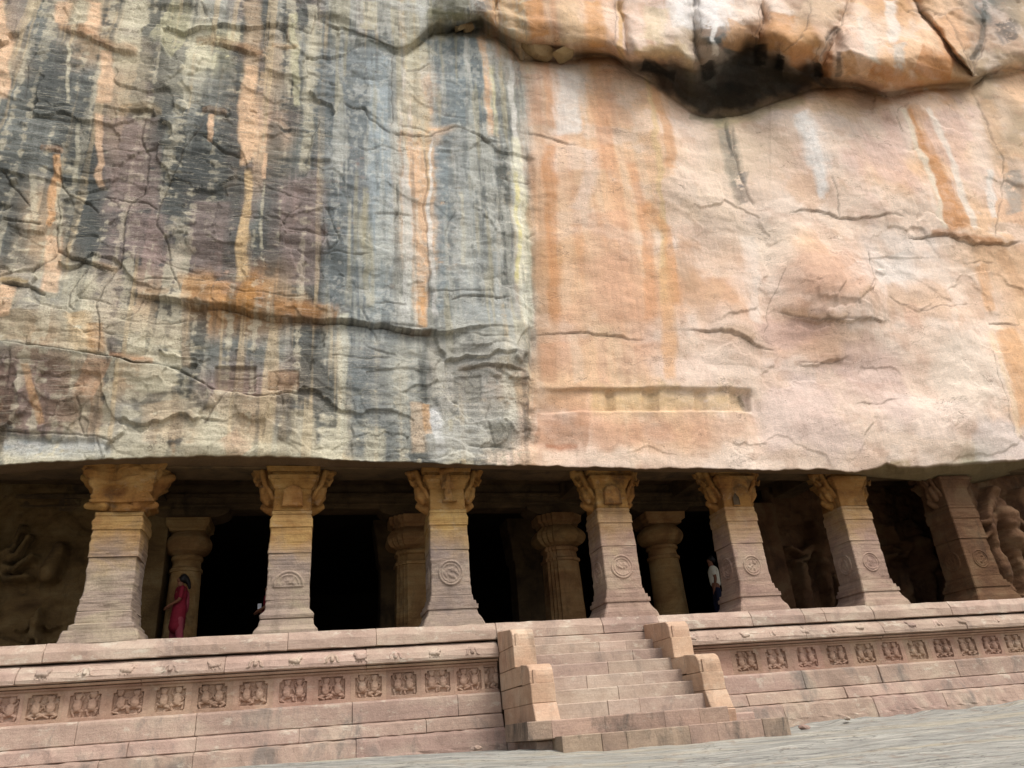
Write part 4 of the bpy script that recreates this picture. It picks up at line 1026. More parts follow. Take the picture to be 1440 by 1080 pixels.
low3 = [(15.42, .15), (15.35, .12), (15.30, -.16), (15.27, -.7), (16.2, -.7), (16.2, .15)]
course('base_block', low1, joints([109, 275, 495, 645], 1020, 15.6, X0, 3.635), M['base'], jit=.008, step=.14, bev=.01, corner=.018)
course('base_block', low1, joints([1018, 1130, 1239, 1350], 955, 15.6, 7.40, X1), M['base'], jit=.008, step=.14, bev=.01, corner=.018)
course('base_block', low2, joints([180, 275, 420, 600], 1050, 15.5, X0, 3.635), M['base'], jit=.010, step=.12, bev=.01, corner=.02)
course('base_block', low2, joints([1050, 1190, 1300], 980, 15.5, 7.40, X1), M['base'], jit=.010, step=.12, bev=.01, corner=.02)
course('base_block', low3, joints([140, 272, 500], 1065, 15.4, X0, 3.635), M['base'], jit=.014, step=.12, bev=.012, corner=.02)
course('base_block', low3, joints([1100, 1230, 1330], 1000, 15.4, 7.40, X1), M['base'], jit=.014, step=.12, bev=.012, corner=.02)
box('plinth_core', X0, X1, 16.1, 16.5, -.7, 2.12, M['frieze'], plinth)

def gana_items(r_, w, h, cx, flip, pose):
    """one squat dwarf as capsules, x to the right"""
    s = -1 if flip else 1
    k = h/0.40
    def P_(x, z): return (cx+s*x*k, z*k)
    it = []
    def cap(a, b_, r0, r1, l=1.0):
        (x0, z0), (x1, z1) = P_(*a), P_(*b_)
        it.append((x0, z0, x1, z1, r0*k, r1*k, l))
    hx, hz = r_.uniform(-.02, .02), .34+r_.uniform(-.015, .01)
    cap((hx, hz), (hx, hz+.012), .052, .05, 1.3)                        # head
    cap((hx-.03, hz+.03), (hx+.03, hz+.032), .034, .034, 1.2)           # hair
    cap((0, .245), (0, .22), .062, .07, 1.2)                            # chest
    cap((.0, .18), (.0, .165), .072, .066, 1.45)                        # belly
    if pose == 0:
        cap((.05, .26), (.10, .30), .024, .02); cap((.10, .30), (.085, .37), .02, .018)
        cap((-.05, .26), (-.10, .20), .024, .02); cap((-.10, .20), (-.05, .16), .02, .02, 1.3)
        cap((.03, .12), (.10, .10), .036, .03); cap((.10, .10), (.08, .035), .028, .022)
        cap((-.03, .12), (-.09, .12), .036, .03); cap((-.09, .12), (-.09, .04), .028, .022)
    elif pose == 1:
        cap((.05, .26), (.11, .23), .024, .02); cap((.11, .23), (.07, .16), .02, .02, 1.3)
        cap((-.05, .26), (-.11, .28), .024, .02); cap((-.11, .28), (-.12, .20), .02, .018)
        cap((.02, .11), (.11, .085), .038, .03); cap((.11, .085), (.02, .045), .028, .024, 1.2)
        cap((-.02, .11), (-.10, .07), .038, .03); cap((-.10, .07), (-.03, .035), .028, .024, 1.1)
    elif pose == 2:
        cap((.05, .27), (.09, .34), .024, .02); cap((.09, .34), (.04, .40), .02, .018)
        cap((-.05, .27), (-.09, .34), .024, .02); cap((-.09, .34), (-.05, .395), .02, .018)
        cap((.03, .12), (.07, .11), .036, .032); cap((.07, .11), (.05, .035), .028, .024)
        cap((-.03, .12), (-.08, .13), .036, .032); cap((-.08, .13), (-.05, .04), .028, .024)
    else:
        cap((.05, .25), (.12, .26), .024, .02); cap((.12, .26), (.13, .18), .02, .018)
        cap((-.05, .25), (-.02, .18), .024, .022, 1.5)
        cap((.03, .12), (.10, .14), .038, .03); cap((.10, .14), (.12, .05), .028, .024)
        cap((-.03, .11), (-.10, .06), .038, .03); cap((-.10, .06), (-.02, .03), .028, .022)
    return it

def carved_panel(xc, width, seed):
    r_ = random.Random(seed)
    w, h = width-.002, .53
    W, H = 88, 66
    xs = np.linspace(0, w, W)[None, :]; zs = np.linspace(0, h, H)[:, None]
    nw, nh = .50, .42                      # niche
    nx0 = (w-nw)/2; nz0 = .06
    ax = np.abs(xs-w/2); az = np.abs(zs-(nz0+nh/2))
    cut = .05
    ins = np.minimum(nw/2-ax, nh/2-az)
    # re-entrant corners at the top of the niche
    corner = (ax > nw/2-cut) & (zs > nz0+nh-cut)
    ins = np.where(corner, -1*np.minimum(ax-(nw/2-cut), zs-(nz0+nh-cut)), ins)
    corner2 = (ax > nw/2-cut*.4) & (zs < nz0+cut*.5)
    ins = np.where(corner2, -.01, ins)
    rec = sstep(-.003, .010, ins)
    items = gana_items(r_, w, nh*1.0, 0, r_.random() < .5, r_.randint(0, 3))
    fig = capsules([(x0+w/2-.118, z0+nz0-.01, x1+w/2-.115, z1+nz0-.01, a, b_, l) for x0, z0, x1, z1, a, b_, l in items], H, W, w, h)
    items = gana_items(r_, w, nh*1.0, 0, r_.random() < .5, r_.randint(0, 3))
    fig = np.maximum(fig, capsules([(x0+w/2+.118, z0+nz0-.01, x1+w/2+.115, z1+nz0-.01, a, b_, l) for x0, z0, x1, z1, a, b_, l in items], H, W, w, h))
    fig = fig*(.75+.5*fbm(xs*9+seed, zs*9, seed+4, 3)) + (fbm(xs*14+seed, zs*14, seed, 3)-.35)*.035
    depth = rec*.070
    hgt = -depth + rec*np.minimum(np.clip(fig*1.45, 0, 1), .060+.45*np.clip(fig-.041, 0, 1))
    hgt = hgt + (fbm((xs+xc)*6, zs*9, 3, 4)-.5)*.012
    # moulding on top of the panel
    Yp = 15.80 - hgt
    X = xc-w/2+xs+0*zs; Z = .805+zs+0*xs
    P = np.stack([X, Yp, Z], -1)
    # sides of the block
    fr = P.copy()
    P = np.concatenate([fr[:, :1]*[1, 0, 1]+[0, 16.1, 0], fr, fr[:, -1:]*[1, 0, 1]+[0, 16.1, 0]], 1)
    P = np.concatenate([P[:1]*[1, 0, 1]+[0, 16.1, 0], P, P[-1:]*[1, 0, 1]+[0, 16.1, 0]], 0)
    me = grid_mesh('carved_panel', P, smooth=False)
    return link('carved_panel', me, M['frieze'], plinth)

LP = [8, 59, 120, 180, 240, 299, 356, 412, 467, 518, 568, 615, 661, 700]
RP = [1008, 1047, 1090, 1133, 1176, 1215, 1252, 1288, 1323, 1358, 1391, 1421]
def pan_centres(us_, v0, v1):
    return [px_x(u, v0+(v1-v0)*i/(len(us_)-1), 15.85) for i, u in enumerate(us_)]
lc = pan_centres(LP, 995, 957)
lc = [lc[0]-1.42, lc[0]-.71] + lc
rc = pan_centres(RP, 933, 900)
rc = rc + [rc[-1]+.74*k for k in (1, 2, 3, 4)]
seed = 100
for cs, lo, hi in ((lc, None, 3.65), (rc, 7.37, None)):
    for i, x in enumerate(cs):
        a = (cs[i-1]+x)/2 if i else (lo if lo else x-.36)
        b_ = (x+cs[i+1])/2 if i < len(cs)-1 else (hi if hi else x+.37)
        if hi and b_ > hi: b_ = hi
        seed += 1
        if b_-a < .12: continue
        carved_panel((a+b_)/2, b_-a, seed)
box('frieze_block', X0, lc[0]-.36, 15.8, 16.1, .805, 1.33, M['frieze'], plinth)
box('frieze_block', rc[-1]+.38, X1, 15.8, 16.1, .805, 1.33, M['frieze'], plinth)

def carving(u, v, kind, seed):
    """small motif standing out of the cornice"""
    r_ = random.Random(seed)
    w = .30; h = .26; W = 34; H = 30
    it = []
    if kind == 'beast':
        it = [(.08, .13, .20, .12, .035, .04, 1), (.20, .13, .25, .18, .025, .03, 1.2), (.08, .12, .05, .05, .02, .014, 1), (.12, .11, .13, .04, .018, .014, 1), (.19, .10, .18, .04, .018, .014, 1), (.22, .11, .24, .05, .018, .012, 1), (.07, .14, .03, .20, .016, .01, 1)]
        if r_.random() < .5: it = [(w-a, z, w-c, z2, p, q, l) for a, z, c, z2, p, q, l in it]
    else:
        it = [(.15, .10, .15, .16, .03, .024, 1.2)]
        for k in range(9):
            a = math.pi*k/9; a2 = math.pi*(k+1)/9
            it.append((.15+.10*math.cos(a), .08+.12*math.sin(a), .15+.10*math.cos(a2), .08+.12*math.sin(a2), .02, .02, 1))
        it += [(.05, .07, .01, .05, .016, .012, 1), (.25, .07, .29, .05, .016, .012, 1), (.15, .21, .15, .24, .016, .01, 1)]
    it = [(a, b_, c_, d_, p_*1.45, q_*1.45, l_) for a, b_, c_, d_, p_, q_, l_ in it]
    hg = capsules(it, H, W, w, h)*(1.0+fbm(np.linspace(0, 4, W)[None, :]+seed, np.linspace(0, 4, H)[:, None], seed, 3))*.75-.008
    p = atY(u, v, 15.6)
    xs = np.linspace(0, w, W)[None, :]; zs = np.linspace(0, h, H)[:, None]
    z0 = min(float(p[2])-h/2, 1.765-h) ; z0 = max(z0, 1.465)
    Z = z0+zs+0*xs; X = float(p[0])-w/2+xs+0*zs
    prof = np.array([(c[1], c[0]) for c in corn[:6]][::-1])
    Yb = np.interp(Z, prof[:, 0], prof[:, 1])
    Yp = Yb + .012 - hg
    me = grid_mesh('cornice_carving', np.stack([X, Yp, Z], -1), True)
    link('cornice_carving', me, M['pink'], plinth)
CARV = [(60, 948, 'beast'), (120, 944, 'arch'), (179, 941, 'beast'), (240, 939, 'arch'), (302, 934, 'beast'), (359, 935, 'arch'), (415, 930, 'beast'), (467, 931, 'arch'), (507, 925, 'beast'),
        (556, 924, 'arch'), (611, 923, 'beast'), (664, 921, 'arch'), (1007, 895, 'arch'), (1047, 893, 'beast'), (1087, 890, 'arch'), (1131, 887, 'beast'), (1170, 885, 'arch'), (1208, 880, 'beast'),
        (1281, 878, 'beast'), (1318, 875, 'arch'), (1352, 873, 'beast'), (1400, 868, 'arch'), (972, 897, 'beast')]
for i, (u, v, kd) in enumerate(CARV): carving(u, v, kd, i)
child_fix(plinth)

# ================================================================== STAIRS
stairs = empty('stone_staircase', (5.3, 13.0, -.3), 'broad pink sandstone staircase with curved side walls rising to the plinth', 'staircase')
NZ = [-.08, .175, .42, .66, .90, 1.145, 1.375, 1.60]
XR = {0: (px_x(790, 1036, 12.7), px_x(1108, 1010, 12.7)), 1: (px_x(741, 1016, 13.07), px_x(1023, 992, 13.07))}
sj = {0: [845, 880, 970, 1010, 1075], 1: [775, 850, 935, 985], 2: [855, 900], 3: [870], 4: [825, 905], 5: [855], 6: [890], 7: [842, 880]}
for k, z in enumerate(NZ):
    y = 12.7+.37*k
    z0 = NZ[k-1]-.03 if k else -.75
    lo, hi = XR.get(k, (4.10, 6.93))
    xs = [lo]+[px_x(u, 1029-k*18, y) for u in sj[k]]+[hi]
    yb = y+.55 if k > 1 else y+1.6
    for a, b_ in zip(xs[:-1], xs[1:]):
        dy = rng.uniform(-.008, .008); dzz = rng.uniform(-.005, .004)
        ext('step_block', [(y+dy, z0), (yb, z0), (yb, z+dzz), (y+dy, z+dzz)], a+.001, b_-.001, M['stepdark'] if k < 2 else M['step'], stairs, bev=.006, jit=.006, corner=.014, step=.12)
ext('top_riser', [(15.66, 1.58), (16.0, 1.58), (16.0, 1.79), (15.66, 1.79)], 4.0, 6.95, M['step'], stairs, jit=.004)
ext('stair_core', [(13.6, -.6), (15.9, -.6), (15.9, 1.5), (15.4, 1.3)], 4.05, 7.0, M['step'], stairs)
# low platform stone right of the foot
ext('platform_block', [(13.2, -.6), (14.9, -.6), (14.9, .05), (13.25, .05)], 7.2, 7.75, M['base'], stairs, jit=.015, corner=.03)

def cheek(xa, xb):
    # outline of the side wall, front edge per height
    top_up = 1.84; top_lo = 1.10
    def block(y0, y1, z0, z1, front=False, round_top=False, flare=0.0):
        if round_top:
            r_ = .19
            pr = [(y0, z0)] + [(y0+r_-r_*math.cos(a), z1-r_+r_*math.sin(a)) for a in (0, .4, .8, 1.2, math.pi/2)] + [(y1, z1+.06*(y1-y0)), (y1, z0)]
            return ext('balustrade_block', pr, xa+.002, xb-.002, M['cheek'], stairs, bev=.014, jit=.003, corner=0, step=.6)
        pr = [(y0-flare, z0), (y1, z0), (y1, z1), (y0, z1)]
        return ext('balustrade_block', pr, xa+.002, xb-.002, M['cheek'], stairs, bev=.012 if front else .008, jit=.003, corner=.008, step=.6)
    # upper tier
    block(14.43, 15.15, 1.52, top_up, True, True)
    ext('balustrade_block', [(15.16, 1.52), (15.66, 1.52), (15.66, top_up+.09), (15.16, top_up+.05)], xa+.002, xb-.002, M['cheek'], stairs, jit=.004, corner=.012)
    block(14.40, 14.98, 1.13, 1.515, True); block(14.99, 15.66, 1.13, 1.515)
    # lower tier
    block(13.41, 14.0, .78, top_lo, True, True); block(14.01, 14.7, .80, 1.12); block(14.71, 15.66, .80, 1.12)
    block(13.38, 14.25, .46, .775, True); block(14.26, 15.1, .46, .785); block(15.11, 15.66, .46, .785)
    block(13.36, 14.5, .14, .455, True, flare=.14); block(14.51, 15.5, .14, .455)
    ext('balustrade_block', [(13.24, -.12), (15.5, -.12), (15.5, .135), (13.21, .135)], xa-.02, xb+.02, M['cheek'], stairs, jit=.008, corner=.02)
    ext('balustrade_block', [(13.30, -.7), (15.5, -.7), (15.5, -.125), (13.26, -.125)], xa-.02, xb+.02, M['base'], stairs, jit=.01, corner=.02)
    # raised rim along the front corner of each tier
    for (yf, z0, z1) in ((14.425, 1.16, top_up-.10), (13.40, .49, top_lo-.10)):
        ext('balustrade_rim', [(yf-.018, z0), (yf+.03, z0), (yf+.03, z1), (yf-.018, z1)], xa+.06, xa+.11, M['cheek'], stairs, bev=.004, jit=.001, corner=.006)
cheek(3.66, 4.10)
cheek(6.91, 7.36)
child_fix(stairs)

# ================================================================== CAVE INTERIOR (setting)
def struct(o, label): return tag(o, label, kind='structure')
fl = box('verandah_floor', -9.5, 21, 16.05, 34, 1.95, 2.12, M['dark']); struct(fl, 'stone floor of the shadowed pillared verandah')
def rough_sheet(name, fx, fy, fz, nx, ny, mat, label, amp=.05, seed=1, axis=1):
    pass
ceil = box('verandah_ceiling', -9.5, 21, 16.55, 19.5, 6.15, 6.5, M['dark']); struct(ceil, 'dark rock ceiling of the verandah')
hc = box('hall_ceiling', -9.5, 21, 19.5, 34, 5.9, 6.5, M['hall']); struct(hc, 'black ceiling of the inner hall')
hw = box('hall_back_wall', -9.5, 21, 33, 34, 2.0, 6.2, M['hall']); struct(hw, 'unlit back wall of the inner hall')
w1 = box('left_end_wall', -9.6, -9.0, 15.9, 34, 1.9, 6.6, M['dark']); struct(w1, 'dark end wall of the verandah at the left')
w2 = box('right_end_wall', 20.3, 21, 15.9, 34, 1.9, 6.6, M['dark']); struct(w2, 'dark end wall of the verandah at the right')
lb = ext('front_lintel', [(16.05, 5.60), (16.9, 5.60), (16.9, 6.3), (16.05, 6.3)], -9.5, 21, M['dark'], None, jit=.02, corner=.03, step=.4)
tag(lb, 'dark rock-cut beam resting on the front pillars', kind='structure')
ib = empty('inner_beam', (5, 19.1, 5.6), 'long moulded stone beam over the inner columns', 'beam')
ext('beam_face', [(18.9, 5.52), (19.5, 5.52), (19.5, 6.15), (18.9, 6.15)], -9.0, 12.0, M['dark'], ib, jit=.008, step=.5)
ext('beam_moulding', [(18.80, 5.80), (18.9, 5.80), (18.9, 5.90), (18.80, 5.90)], -9.0, 12.0, M['dark'], ib, jit=.006, step=.5)
ext('beam_moulding', [(18.85, 5.60), (18.9, 5.60), (18.9, 5.66), (18.85, 5.66)], -9.0, 12.0, M['dark'], ib, jit=.005, step=.5)
child_fix(ib)
for i, x in enumerate((-3.84, -.52, 2.81, 6.75, 10.07, 13.39)):
    o = ext('cross_beam', [(16.9, 5.72), (18.88, 5.72), (18.88, 6.15), (16.9, 6.15)], x-.32, x+.32, M['dark'], None, jit=.01, step=.3)
    tag(o, ['dark ceiling beam running back from the leftmost pillar', 'dark ceiling beam running back from the second pillar from the left', 'dark ceiling beam running back from the pillar left of the staircase',
            'dark ceiling beam running back from the pillar behind the staircase', 'dark ceiling beam running back from the pillar with the arched notch', 'dark ceiling beam running back from the rightmost full pillar'][i], 'beam', 'beams across the verandah ceiling')

def relief_wall(name, xa, xb, y, z0, z1, items, mat, label, cat, lift=1.0, seed=1, res=.035, facing=None):
    w, h = xb-xa, z1-z0
    W, H = int(w/res), int(h/res)
    hg = capsules(items, H, W, w, h)
    hg = sstep(0, .05, hg)*.24*lift/1.5 + hg*lift
    xs = np.linspace(0, w, W)[None, :]; zs = np.linspace(0, h, H)[:, None]
    hg = hg + (fbm(xs*1.1+seed, zs*1.1, seed, 5)-.5)*.5 + (fbm(xs*4, zs*5, seed+9, 4)-.5)*.16
    X = xa+xs+0*zs; Z = z0+zs+0*xs
    fr = np.stack([X, y-hg, Z], -1)
    P = np.concatenate([fr[:, :1]*[1, 0, 1]+[0, y+.5, 0], fr, fr[:, -1:]*[1, 0, 1]+[0, y+.5, 0]], 1)
    me = grid_mesh(name, P, True)
    o = link(name, me, mat)
    tag(o, label, cat)
    return o

def figure_items(cx, base, H, arms=2, lean=0.0, seed=0, k=1.0):
    """standing carved figure of height H"""
    r_ = random.Random(seed); s = H/2.6
    def c(x0, z0, x1, z1, r0, r1, l=.8): return (cx+x0*s, base+z0*s, cx+x1*s, base+z1*s, r0*s, r1*s, l)
    it = [c(.02, 2.25, .0, 2.3, .17, .16, 1), c(-.0, 2.45, .0, 2.65, .15, .10), c(0, 1.95, 0, 1.75, .30, .27, .9), c(0, 1.5, 0, 1.35, .24, .27, .9),
          c(-.12, 1.3, -.20+lean, .75, .17, .13), c(-.20+lean, .75, -.22, .08, .12, .09), c(.14, 1.3, .32, .8, .17, .13), c(.32, .8, .22, .08, .12, .09), c(-.22, .05, -.38, .03, .08, .07), c(.22, .05, .40, .03, .08, .07)]
    for a in range(arms):
        sg = -1 if a % 2 == 0 else 1
        th = (-.9 + .55*(a//2)) + r_.uniform(-.1, .1)
        ex, ez = .28*sg+math.cos(th)*.42*sg, 1.95+math.sin(th)*.42
        it.append(c(.28*sg, 1.95, ex, ez, .10, .08))
        th2 = th+r_.uniform(.4, 1.3)
        it.append(c(ex, ez, ex+math.cos(th2)*.36*sg, ez+math.sin(th2)*.36, .08, .06))
        it.append(c(ex+math.cos(th2)*.40*sg, ez+math.sin(th2)*.40, ex+math.cos(th2)*.44*sg, ez+math.sin(th2)*.44, .08, .07))
    return it

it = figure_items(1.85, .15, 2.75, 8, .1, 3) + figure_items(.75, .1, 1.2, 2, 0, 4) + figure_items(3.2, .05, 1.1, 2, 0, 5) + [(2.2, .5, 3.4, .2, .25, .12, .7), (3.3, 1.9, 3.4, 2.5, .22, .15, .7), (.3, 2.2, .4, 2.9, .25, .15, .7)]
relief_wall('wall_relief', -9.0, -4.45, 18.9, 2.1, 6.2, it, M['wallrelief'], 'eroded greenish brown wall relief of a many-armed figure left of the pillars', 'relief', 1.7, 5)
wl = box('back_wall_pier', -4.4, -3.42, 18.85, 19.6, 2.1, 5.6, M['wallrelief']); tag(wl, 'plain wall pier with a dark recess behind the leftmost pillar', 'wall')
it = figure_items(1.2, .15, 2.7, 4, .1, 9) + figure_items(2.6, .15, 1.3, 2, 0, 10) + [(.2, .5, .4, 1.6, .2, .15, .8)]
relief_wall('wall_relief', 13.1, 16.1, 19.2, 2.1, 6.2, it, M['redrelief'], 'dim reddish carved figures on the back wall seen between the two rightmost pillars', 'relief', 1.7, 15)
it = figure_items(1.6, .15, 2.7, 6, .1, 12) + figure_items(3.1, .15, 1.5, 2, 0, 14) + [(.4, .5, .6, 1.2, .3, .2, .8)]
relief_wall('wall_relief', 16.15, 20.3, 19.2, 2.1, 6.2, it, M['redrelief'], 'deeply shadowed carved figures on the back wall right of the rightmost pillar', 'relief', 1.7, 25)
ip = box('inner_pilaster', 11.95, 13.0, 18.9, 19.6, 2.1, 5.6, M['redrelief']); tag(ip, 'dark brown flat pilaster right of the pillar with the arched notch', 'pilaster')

# ================================================================== INNER COLUMNS
def inner_column(x, y, shape, label, mat, sc=1.0, sw=.46):
    t = empty('inner_column', (x, y, 2.12), label, 'column', 'inner row of columns')
    n = 8
    loft('column_base', [(2.12, sw*1.25, sw*1.25), (2.3, sw*1.25, sw*1.25), (2.34, sw*1.05, sw*1.05), (2.45, sw*1.0, sw*1.0)], x, y, mat, t, 'square' if shape == 'redent' else shape, n, .006)
    loft('shaft', [(2.45, sw, sw), (4.05, sw*.93, sw*.93)], x, y, mat, t, shape, n, .006, .12)
    loft('neck', [(4.05, sw*1.02, sw*1.02), (4.12, sw*1.02, sw*1.02), (4.16, sw*.9, sw*.9), (4.3, sw*.86, sw*.86), (4.34, sw*.98, sw*.98), (4.4, sw*.98, sw*.98), (4.45, sw*.86, sw*.86)], x, y, mat, t, shape, n, .005)
    cu = [(4.45, sw*.9, sw*.9)] + [(4.45+.5*k/8, sw*(.95+.5*math.sin(math.pi*(k+1)/10)), sw*(.95+.5*math.sin(math.pi*(k+1)/10))) for k in range(1, 9)] + [(4.99, sw*1.0, sw*1.0)]
    loft('cushion_capital', cu, x, y, mat, t, shape, n, .005)
    loft('abacus', [(4.99, sw*1.1, sw*1.1), (5.05, sw*1.12, sw*1.12), (5.10, sw*1.3, sw*1.3), (5.28, sw*1.34, sw*1.34), (5.3, sw*1.2, sw*1.2)], x, y, mat, t, 'square' if shape == 'round' else shape, n, .005)
    # curved corbel arms carrying the beam
    for s in (-1, 1):
        pr = []
        for k in range(9):
            a = k/8*math.pi/2
            pr.append((.35+.55*math.sin(a), 5.30+.22*(1-math.cos(a))))
        V = []; F = []
        out = [(0.0, 5.30)]+pr+[(.9, 5.525), (0, 5.525)]
        m_ = len(out)
        for yy in (y-.36, y+.36):
            for (a, z) in out: V.append((x+s*a, yy, z))
        for k in range(m_):
            k2 = (k+1) % m_; F.append((k, k2, m_+k2, m_+k))
        F.append(tuple(range(m_))); F.append(tuple(range(2*m_-1, m_-1, -1)))
        me = mesh_from('corbel_arm', V, F)
        bm = bmesh.new(); bm.from_mesh(me); bmesh.ops.recalc_face_normals(bm, faces=bm.faces); bm.to_mesh(me); bm.free()
        link('corbel_arm', me, M['dark'], t)
    child_fix(t)
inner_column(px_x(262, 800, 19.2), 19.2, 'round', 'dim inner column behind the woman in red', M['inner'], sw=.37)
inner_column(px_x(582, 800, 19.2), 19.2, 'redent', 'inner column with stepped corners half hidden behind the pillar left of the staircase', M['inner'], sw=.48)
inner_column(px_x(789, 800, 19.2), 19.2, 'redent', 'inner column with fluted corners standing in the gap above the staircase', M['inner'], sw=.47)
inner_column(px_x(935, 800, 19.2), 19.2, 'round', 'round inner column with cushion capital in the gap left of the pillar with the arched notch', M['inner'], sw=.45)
for i, (u, lab) in enumerate(((748, 'square hall pillar in deep shade left of the fluted inner column'), (232, 'square hall pillar in deep shade left of the woman in red'), (560, 'square hall pillar in deep shade left of the stepped inner column'))):
    x = px_x(u, 800, 21.5)
    t = empty('hall_pillar', (x, 21.9, 2.12), lab, 'pillar', 'pillars inside the hall')
    loft('shaft', [(2.12, .5, .4), (4.6, .5, .4), (4.7, .56, .46), (5.2, .6, .5), (5.9, .7, .5)], x, 21.9, M['dark'], t, 'square', 4, .01, .3)
    loft('base', [(2.12, .6, .5), (2.4, .6, .5), (2.45, .52, .42)], x, 21.9, M['dark'], t, 'square', 4, .01, .3)
    child_fix(t)

# ================================================================== FRONT PILLARS
def bracket_parts(seed):
    """leaning couple with foliage above, x outwards from the shaft"""
    r_ = random.Random(seed); j = lambda a=.015: r_.uniform(-a, a)
    L = []
    def P_(t, off=0, dy=0): # along the lean
        bx, bz, tx, tz = .48, 4.86, .80, 5.62
        dx, dz = tx-bx, tz-bz; ln = math.hypot(dx, dz); nx, nz = dz/ln, -dx/ln
        return (bx+dx*t+nx*off, dy, bz+dz*t+nz*off)
    # figure
    L.append((P_(.02, .03, -.06), P_(.22, .06, -.09), .07, .075)); L.append((P_(.22, .06, -.09), P_(.42, .02, -.05), .06, .075))
    L.append((P_(.02, .02, .07), P_(.24, .07, .06), .07, .075)); L.append((P_(.24, .07, .06), P_(.42, .02, .04), .06, .075))
    L.append((P_(.42, .02), P_(.52, .0), .085, .06)); L.append((P_(.52, 0), P_(.66, .03), .065, .09))
    L.append((P_(.74, .04+j()), P_(.80, .05+j()), .06, .062))
    L.append((P_(.66, .03, -.09), P_(.56, .10, -.15), .045, .04)); L.append((P_(.56, .10, -.15), P_(.74, .12, -.13), .03, .028))
    L.append((P_(.66, .03, .09), P_(.80, .0, .15), .045, .04)); L.append((P_(.80, .0, .15), P_(.92, .06, .10), .03, .03))
    # companion and tree crown
    L.append((P_(.05, -.10, -.16), P_(.30, -.09, -.16), .05, .055)); L.append((P_(.38, -.08, -.16), P_(.42, -.07, -.16), .045, .045))
    L.append((P_(.0, -.16, .0), P_(.95, -.17, .0), .10, .11)); L.append((P_(.15, -.30, .02), P_(.6, -.34, .02), .12, .10)); L.append((P_(.25, -.06, .17), P_(.7, -.10, .17), .06, .07)); L.append((P_(.5, -.06, -.17), P_(.85, -.10, -.15), .06, .07))
    L.append(((.36, .03, 4.95), (.66, .05, 5.52), .15, .13)); L.append(((.34, .0, 5.2), (.60, .02, 5.50), .16, .14))
    for k in range(5): L.append((P_(.90+j(.03), -.12+.04*k, j(.1)), P_(1.0, -.10+.04*k, j(.12)), .07, .06))
    return L
proto_br = [remesh_blob('bracket_figure', bracket_parts(s), M['gold'], None, .022, 2) for s in (1, 2, 3)]

def medallion(parent, x, y, z, r_, mat, seed, half=False, side=None):
    n = 46
    q = np.linspace(-1.1, 1.1, n)
    A_, B_ = np.meshgrid(q, q)
    rr = np.hypot(A_, B_)
    h = np.exp(-((rr-.92)/.07)**2)*.8 + np.exp(-((rr-.70)/.05)**2)*.55 + sstep(1.02, .95, rr)*.25
    rs = random.Random(seed)
    its = []
    for k in range(7):
        a0, b0 = rs.uniform(-.4, .4), rs.uniform(-.4, .4); a1, b1 = a0+rs.uniform(-.35, .35), b0+rs.uniform(-.35, .35)
        its.append((a0+1.1, b0+1.1, a1+1.1, b1+1.1, .13, .09, 5))
    fig = capsules(its, n, n, 2.2, 2.2)*sstep(.68, .6, rr)
    h = h+fig
    if half:
        h = h*sstep(-.12, -.06, B_)
        h = np.maximum(h, .9*np.exp(-((B_+.08)/.05)**2)*(np.abs(A_) < .95))
    h = h*.030*(.65+.7*fbm(A_*3+seed, B_*3, seed, 3)) - .004
    if side is None:
        P = np.stack([x+A_*r_, y-h, z+B_*r_], -1); fl_ = False
    else:
        P = np.stack([x+side*h, y-side*0+A_*r_*(-side), z+B_*r_], -1); fl_ = False
    me = grid_mesh('medallion', P, True, fl_)
    return link('medallion', me, mat, parent)

